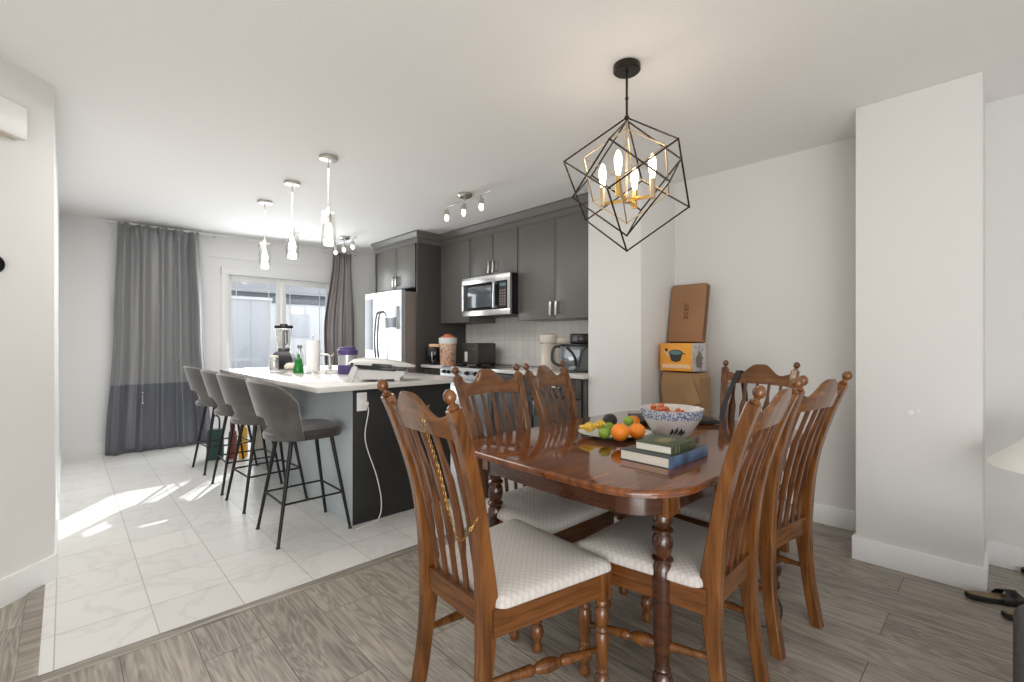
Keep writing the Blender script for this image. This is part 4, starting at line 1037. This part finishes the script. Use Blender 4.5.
bm = BM(); rings(bm, [[Vector((x, y, z)) for y, z in ((-.05, .03), (.03, .02), (.05, .10), (.0, .15), (-.06, .10))] for x in (.1266, .128)]); finish('printed_cup', bm, M['steeld'], sd)
# tall laptop carton leaning on the wall
zt_ = zb+.205
p2 = Vector((3.455, 1.69, 0))
t = thing('laptop_carton', 'tall brown cardboard laptop carton leaning on wall above orange box', 'box', (p2.x, p2.y, zt_+.006), -pi/2)
L_ = Matrix.Rotation(radians(-11), 4, 'X')
bm = BM(); box(bm, -.14, .14, -.028, .028, 0.01, .462, .004, mtx=L_); finish('carton_body', bm, M['kraft'], t)
bm = BM(); box(bm, -.137, .137, -.027, .027, .4622, .4635, mtx=L_); box(bm, .1402, .1412, -.026, .026, .02, .455, mtx=L_); finish('carton_edge', bm, M['kraft_d'], t)
text_mesh('printed_logo', 'acer', .075, M['print_brown'], t, L_ @ Matrix.Translation((-.01, -.0292, .25)) @ Matrix.Rotation(pi/2, 4, 'X') @ Matrix.Rotation(radians(90), 4, 'Z'))

# ------------------------------------------------------------------ chandelier
CHX, CHY = 1.89, 1.21
t = thing('chandelier', 'black geometric cube chandelier with gold candle arms over the dining table', 'chandelier', (CHX, CHY, 0))
bm = BM(); lathe(bm, [(.0, H-.001), (.060, H-.001), (.062, H-.006), (.062, H-.028), (.055, H-.034), (.0, H-.035)], n=36, cap=False); finish('canopy', bm, M['bronze'], t)
bm = BM(); tube(bm, [(0, 0, H-.03), (0, 0, 2.225)], .0055, 10); tube(bm, [(0, 0, H-.16), (0, 0, H-.15)], .008, 10); sphere(bm, (0, 0, 2.235), .012, 12); finish('rod', bm, M['bronze'], t)
def cube_frame(zt, diag, angA, m, th):
    R = diag/3*sqrt(2)  # = edge*sqrt(2/3)
    T = Vector((0, 0, zt)); B = Vector((0, 0, zt-diag)); A_ = []; Bb = []
    for k in range(3):
        a = radians(angA+120*k); A_.append(Vector((0, 0, zt-diag/3)) + (rv*cos(a)+dv*sin(a))*R)
        a = radians(angA+60+120*k); Bb.append(Vector((0, 0, zt-2*diag/3)) + (rv*cos(a)+dv*sin(a))*R)
    E = [(T, x) for x in A_] + [(B, x) for x in Bb]
    for k in range(3): E += [(A_[k], Bb[k]), (A_[k], Bb[k-1])]
    bm = BM()
    for a, b in E: tube(bm, [a, b], th, 6)
    for v_ in [T, B]+A_+Bb: sphere(bm, v_, th*1.15, 8)
    return bm
finish('outer_cube_frame', cube_frame(2.236, .62, -59, M['bronze'], .0042), M['bronze'], t)
finish('middle_cube_frame', cube_frame(2.222, .535, 0, M['bronze'], .0040), M['bronze'], t)
finish('inner_cube_frame', cube_frame(2.185, .44, -52, M['champ'], .0034), M['champ'], t)
bm = BM(); tube(bm, [(0, 0, 2.22), (0, 0, 1.86)], .006, 10); lathe(bm, [(.0, 1.835), (.014, 1.84), (.016, 1.87), (.008, 1.885), (0, 1.886)], n=14, cap=False); finish('stem', bm, M['champ'], t)
for k, a in enumerate((-32, 58, 148, 238)):
    dirv = rv*cos(radians(a))+dv*sin(radians(a)); e = dirv*.118
    bm = BM(); 
    mtx = Matrix.Translation((0, 0, 1.852)) @ Matrix.Rotation(math.atan2(dirv.y, dirv.x), 4, 'Z'); box(bm, 0, .125, -.006, .006, -.007, .007, .001, mtx=mtx); ar = finish('arm', bm, M['gold'], t)
    bm = BM(); lathe(bm, [(.0, 1.842), (.013, 1.842), (.013, 1.93), (.0, 1.931)], (e.x, e.y), 16, cap=False); finish('candle_sleeve', bm, M['gold'] if k % 2 else M['champ'], ar)
    bm = BM(); lathe(bm, [(.010, 1.931), (.012, 1.95), (.0175, 1.985), (.0175, 2.01), (.010, 2.035), (.002, 2.045)], (e.x, e.y), 16); finish('bulb', bm, M['bulbw'], ar)

# pendants
def make_pendant():
    t = thing('pendant_light', '', 'pendant light', group='pendant lights over the island')
    bm = BM(); lathe(bm, [(0, H-.001), (.062, H-.001), (.062, H-.018), (.055, H-.022), (0, H-.023)], n=28, cap=False); finish('canopy', bm, M['nickel'], t)
    bm = BM(); tube(bm, [(0, 0, H-.02), (0, 0, 2.11)], .005, 8); finish('rod', bm, M['nickel'], t)
    bm = BM(); lathe(bm, [(0, 2.125), (.010, 2.125), (.019, 2.11), (.019, 2.03), (.012, 2.02), (0, 2.02)], n=18, cap=False); finish('socket', bm, M['nickel'], t)
    bm = BM(); lathe(bm, [(.020, 2.095), (.048, 2.095), (.050, 2.09), (.050, 1.865), (.048, 1.865), (.048, 2.09), (.020, 2.092)], n=28, cap=False); finish('glass_shade', bm, M['shade'], t)
    bm = BM(); lathe(bm, [(.012, 2.02), (.024, 1.985), (.027, 1.955), (.022, 1.93), (.010, 1.917), (.001, 1.914)], n=16); finish('bulb', bm, M['bulb'], t)
    return t
pd = make_pendant()
for i, (y, lab) in enumerate(((3.25, 'glass pendant light nearest the camera over the island'), (3.97, 'middle glass pendant light of the three over the island'), (4.69, 'glass pendant light closest to the window wall'))):
    s = pd if i == 0 else copy_tree(pd)
    s.location = (1.33, y, 0); s['label'] = lab
# track lights
def make_track():
    t = thing('track_light', '', 'track light', group='three-head ceiling track lights')
    bm = BM(); lathe(bm, [(0, 0), (.065, 0), (.065, -.015), (.05, -.03), (0, -.031)], n=28, cap=False); tube(bm, [(0, 0, -.03), (0, 0, -.06)], .009, 8); finish('canopy', bm, M['nickel'], t)
    bm = BM(); tube(bm, smoothpath([(.03, .36, -.06), (-.02, .18, -.065), (0, 0, -.06), (.02, -.18, -.055), (-.03, -.38, -.06)]), .006, 8); finish('bar', bm, M['steelw'], t)
    for y, tilt in ((.27, -.02), (.02, -.01), (-.22, .0)):
        bm = BM(); x = -.0
        tube(bm, [(x, y, -.06), (x, y, -.085)], .006, 8); lathe(bm, [(0, -.08), (.018, -.085), (.022, -.10), (.022, -.135), (.0, -.136)], (x, y), 16, cap=False); hd = finish('lamp_head', bm, M['nickel'], t)
        bm = BM(); lathe(bm, [(.024, -.13), (.030, -.14), (.031, -.185), (.029, -.185), (.024, -.135)], (x, y), 18, cap=False); finish('glass_cup', bm, M['shade'], hd)
        bm = BM(); lathe(bm, [(.014, -.135), (.02, -.155), (.018, -.17), (.004, -.18)], (x, y), 14); finish('bulb', bm, M['bulb'], hd)
    return t
tr = make_track(); tr.location = (2.53, 3.25, H-.001); tr['label'] = 'three-head nickel track light in front of the microwave cabinets'
t2 = copy_tree(tr); t2.location = (2.50, 5.62, H-.001); t2['label'] = 'three-head nickel track light by the right taupe curtain'

# ------------------------------------------------------------------ left wall fixtures
rzl = math.atan2(dv.y, dv.x)
lat0 = (Vector((XL, YS, 0))).dot(rv)
def onwall(D, z): q = at(lat0, D); return (q.x, q.y, z)
t = thing('door_chime', 'white door chime box high on the left diagonal wall', 'door chime', onwall(2.07, 2.205), rzl)
bm = BM(); box(bm, -.115, .115, -.05, 0, -.075, .075, .006, 3); finish('cover', bm, M['white'], t)
bm = BM(); box(bm, -.10, .10, -.049, -.001, -.077, -.0745, .001); finish('grille', bm, M['cream'], t)
t = thing('thermostat', 'round black thermostat at the left picture edge on wall', 'thermostat', onwall(2.075, 1.54), rzl)
bm = BM(); rod(bm, (0, 0, 0), (0, -.025, 0), [(0, .042), (.7, .042), (1, .036)], 28); finish('dial', bm, M['black'], t)
bm = BM(); rod(bm, (0, -.0245, 0), (0, -.027, 0), [(0, .03), (1, .03)], 28); finish('display', bm, M['blackg'], t)
# small blank plates on the column
t = thing('wall_anchor', 'tiny plastered patch marks on the white column face', 'wall patch', (CX, .33, .83))
bm = BM(); rod(bm, (0, 0, 0), (-.0015, 0, 0), [(0, .012), (1, .011)], 14); rod(bm, (0, -.03, .01), (-.0015, -.03, .01), [(0, .006), (1, .005)], 14); finish('patch', bm, M['trim'], t)

# ------------------------------------------------------------------ right edge: lamp, sandals, ottoman
t = thing('floor_lamp', 'lamp with flared white fabric shade at right picture edge', 'lamp', (*at(2.28, 1.92).xy, -.0))
bm = BM(); lathe(bm, [(0, 0), (.095, 0), (.095, .012), (.02, .025), (.012, .04), (.010, .60), (.016, .62), (0, .63)], n=24, cap=False); finish('stand', bm, M['steel'], t)
bm = BM(); n_ = 40; prf = [(.238, .665), (.222, .688), (.17, .735), (.12, .785), (.085, .83), (.083, .83), (.118, .783), (.168, .733), (.220, .687), (.236, .665)]
lathe(bm, prf, n=n_, cap=False); finish('lamp_shade', bm, M['lampshade'], t)
bm = BM(); sphere(bm, (0, 0, .70), .03); lathe(bm, [(.012, .60), (.012, .68)], n=10); finish('bulb', bm, M['white'], t)
def sandal(lab, x, y, rz, group='black sandals by the column'):
    t = thing('sandal', lab, 'sandal', (x, y, 0), rz, group)
    outl = []
    for k in range(28):
        a = 2*pi*k/28; X = .13*cos(a); w = .043 if cos(a) > 0 else .034
        w2 = w*(1-.25*max(0, .3-abs(cos(a)+.15)))
        outl.append((X, w2*math.copysign(abs(sin(a))**.8, sin(a))))
    bm = BM(); rings(bm, [[Vector((X*s, Y*s, z + max(0, -X)*.08)) for X, Y in outl] for s, z in ((.98, 0), (1, .004), (1, .018), (.98, .021))]); finish('sole', bm, M['leather'], t)
    bm = BM(); rings(bm, [[Vector((X*.93, Y*.9, z + max(0, -X)*.08)) for X, Y in outl] for z in (.0205, .0225)]); finish('insole', bm, M['insole'], t)
    bm = BM()
    for x0, x1 in ((.085, .01), (.02, .06)):
        rr = []
        for k in range(13):
            u = k/12; a = pi*u; xx = x0+(x1-x0)*u
            rr.append([Vector((xx+dx, .044*cos(a), .012+.042*sin(a)+e)) for dx, e in ((-.022, 0), (.022, 0), (.022, .003), (-.022, .003))])
        rings(bm, rr)
    finish('strap', bm, M['leather'], t)
    return t
az = math.atan2(rv.y, rv.x)
q = at(2.235, 2.155); sandal('black strappy sandal lying by the corner of the white column', q.x, q.y, az+radians(-12))
q = at(2.24, 2.0); sandal('black sandal partly hidden behind the grey ottoman', q.x, q.y, az+radians(-10))
q = at(2.74, 2.42); sandal('black sandal close to wall at the right picture edge', q.x, q.y, az+radians(10))
t = thing('ottoman', 'dark grey fabric ottoman cropped at the lower right corner', 'ottoman', (*at(1.475+.30, 1.41-.25).xy, 0), az)
bm = BM(); box(bm, -.30, .30, -.25, .25, .06, .43, .05, 5); finish('upholstery', bm, M['greyfab'], t)
for sx in (-1, 1):
    for sy in (-1, 1):
        bm = BM(); lathe(bm, [(.014, 0), (.022, .065)], (sx*.23, sy*.18), 10); finish('leg', bm, M['black'], t)

# ------------------------------------------------------------------ light
w = bpy.data.worlds.new('sky'); SC.world = w; w.use_nodes = True
bg = w.node_tree.nodes['Background']; bg.inputs[0].default_value = (.94, .97, 1.0, 1); bg.inputs[1].default_value = 1.15
def sun(direction, e, ang=.6):
    l = bpy.data.lights.new('sun', 'SUN'); l.energy = e; l.angle = radians(ang); l.color = (1, .96, .90)
    o = bpy.data.objects.new('sun', l); C.objects.link(o); o.rotation_euler = Vector(direction).to_track_quat('-Z', 'Y').to_euler(); return o
sun((-.55, -.83, -.522), 8)
def area(name, loc, target, sx, sy, e, col=(1, 1, 1)):
    l = bpy.data.lights.new(name, 'AREA'); l.shape = 'RECTANGLE'; l.size = sx; l.size_y = sy; l.energy = e; l.color = col
    o = bpy.data.objects.new(name, l); C.objects.link(o); o.location = loc
    o.rotation_euler = (Vector(target)-Vector(loc)).to_track_quat('-Z', 'Y').to_euler(); return o
area('fill_behind_camera', (-1.6, -2.6, 1.5), (1.8, 1.6, 1.2), 3.2, 2.0, 66, (1, .99, .97))  # added fill behind the camera, no window is modelled there
area('glazed_door_light', (2.08, 6.40, 1.3), (1.3, 2.5, .9), 1.3, 1.7, 40, (.93, .97, 1))
area('kitchen_fill', (1.0, 3.9, 2.40), (1.0, 3.9, 0), 1.2, 2.4, 36, (1, .98, .95))  # added overhead fill for the kitchen, not one of its fixtures
area('ceiling_fill', (-.6, -.8, .5), (.6, 1.2, 2.5), 1.6, 1.6, 42, (1, .98, .96))  # unseen fill near the floor, added to brighten the ceiling
def point(loc, e, col, r=.03):
    l = bpy.data.lights.new('bulb_glow', 'POINT'); l.energy = e; l.color = col; l.shadow_soft_size = r
    o = bpy.data.objects.new('bulb_glow', l); C.objects.link(o); o.location = loc
point((CHX, CHY, 2.0), 3, (1, .86, .66), .06)
for y in (3.25, 3.97, 4.69): point((1.33, y, 1.90), .8, (1, .93, .84), .05)

SC.view_settings.view_transform = 'Standard'
SC.view_settings.look = 'None'
SC.view_settings.exposure = .0
SC.cycles.max_bounces = 10; SC.cycles.diffuse_bounces = 5; SC.cycles.transparent_max_bounces = 16
SC.cycles.use_denoising = True
SC.cycles.sample_clamp_indirect = 6
SC.cycles.caustics_reflective = False; SC.cycles.caustics_refractive = False
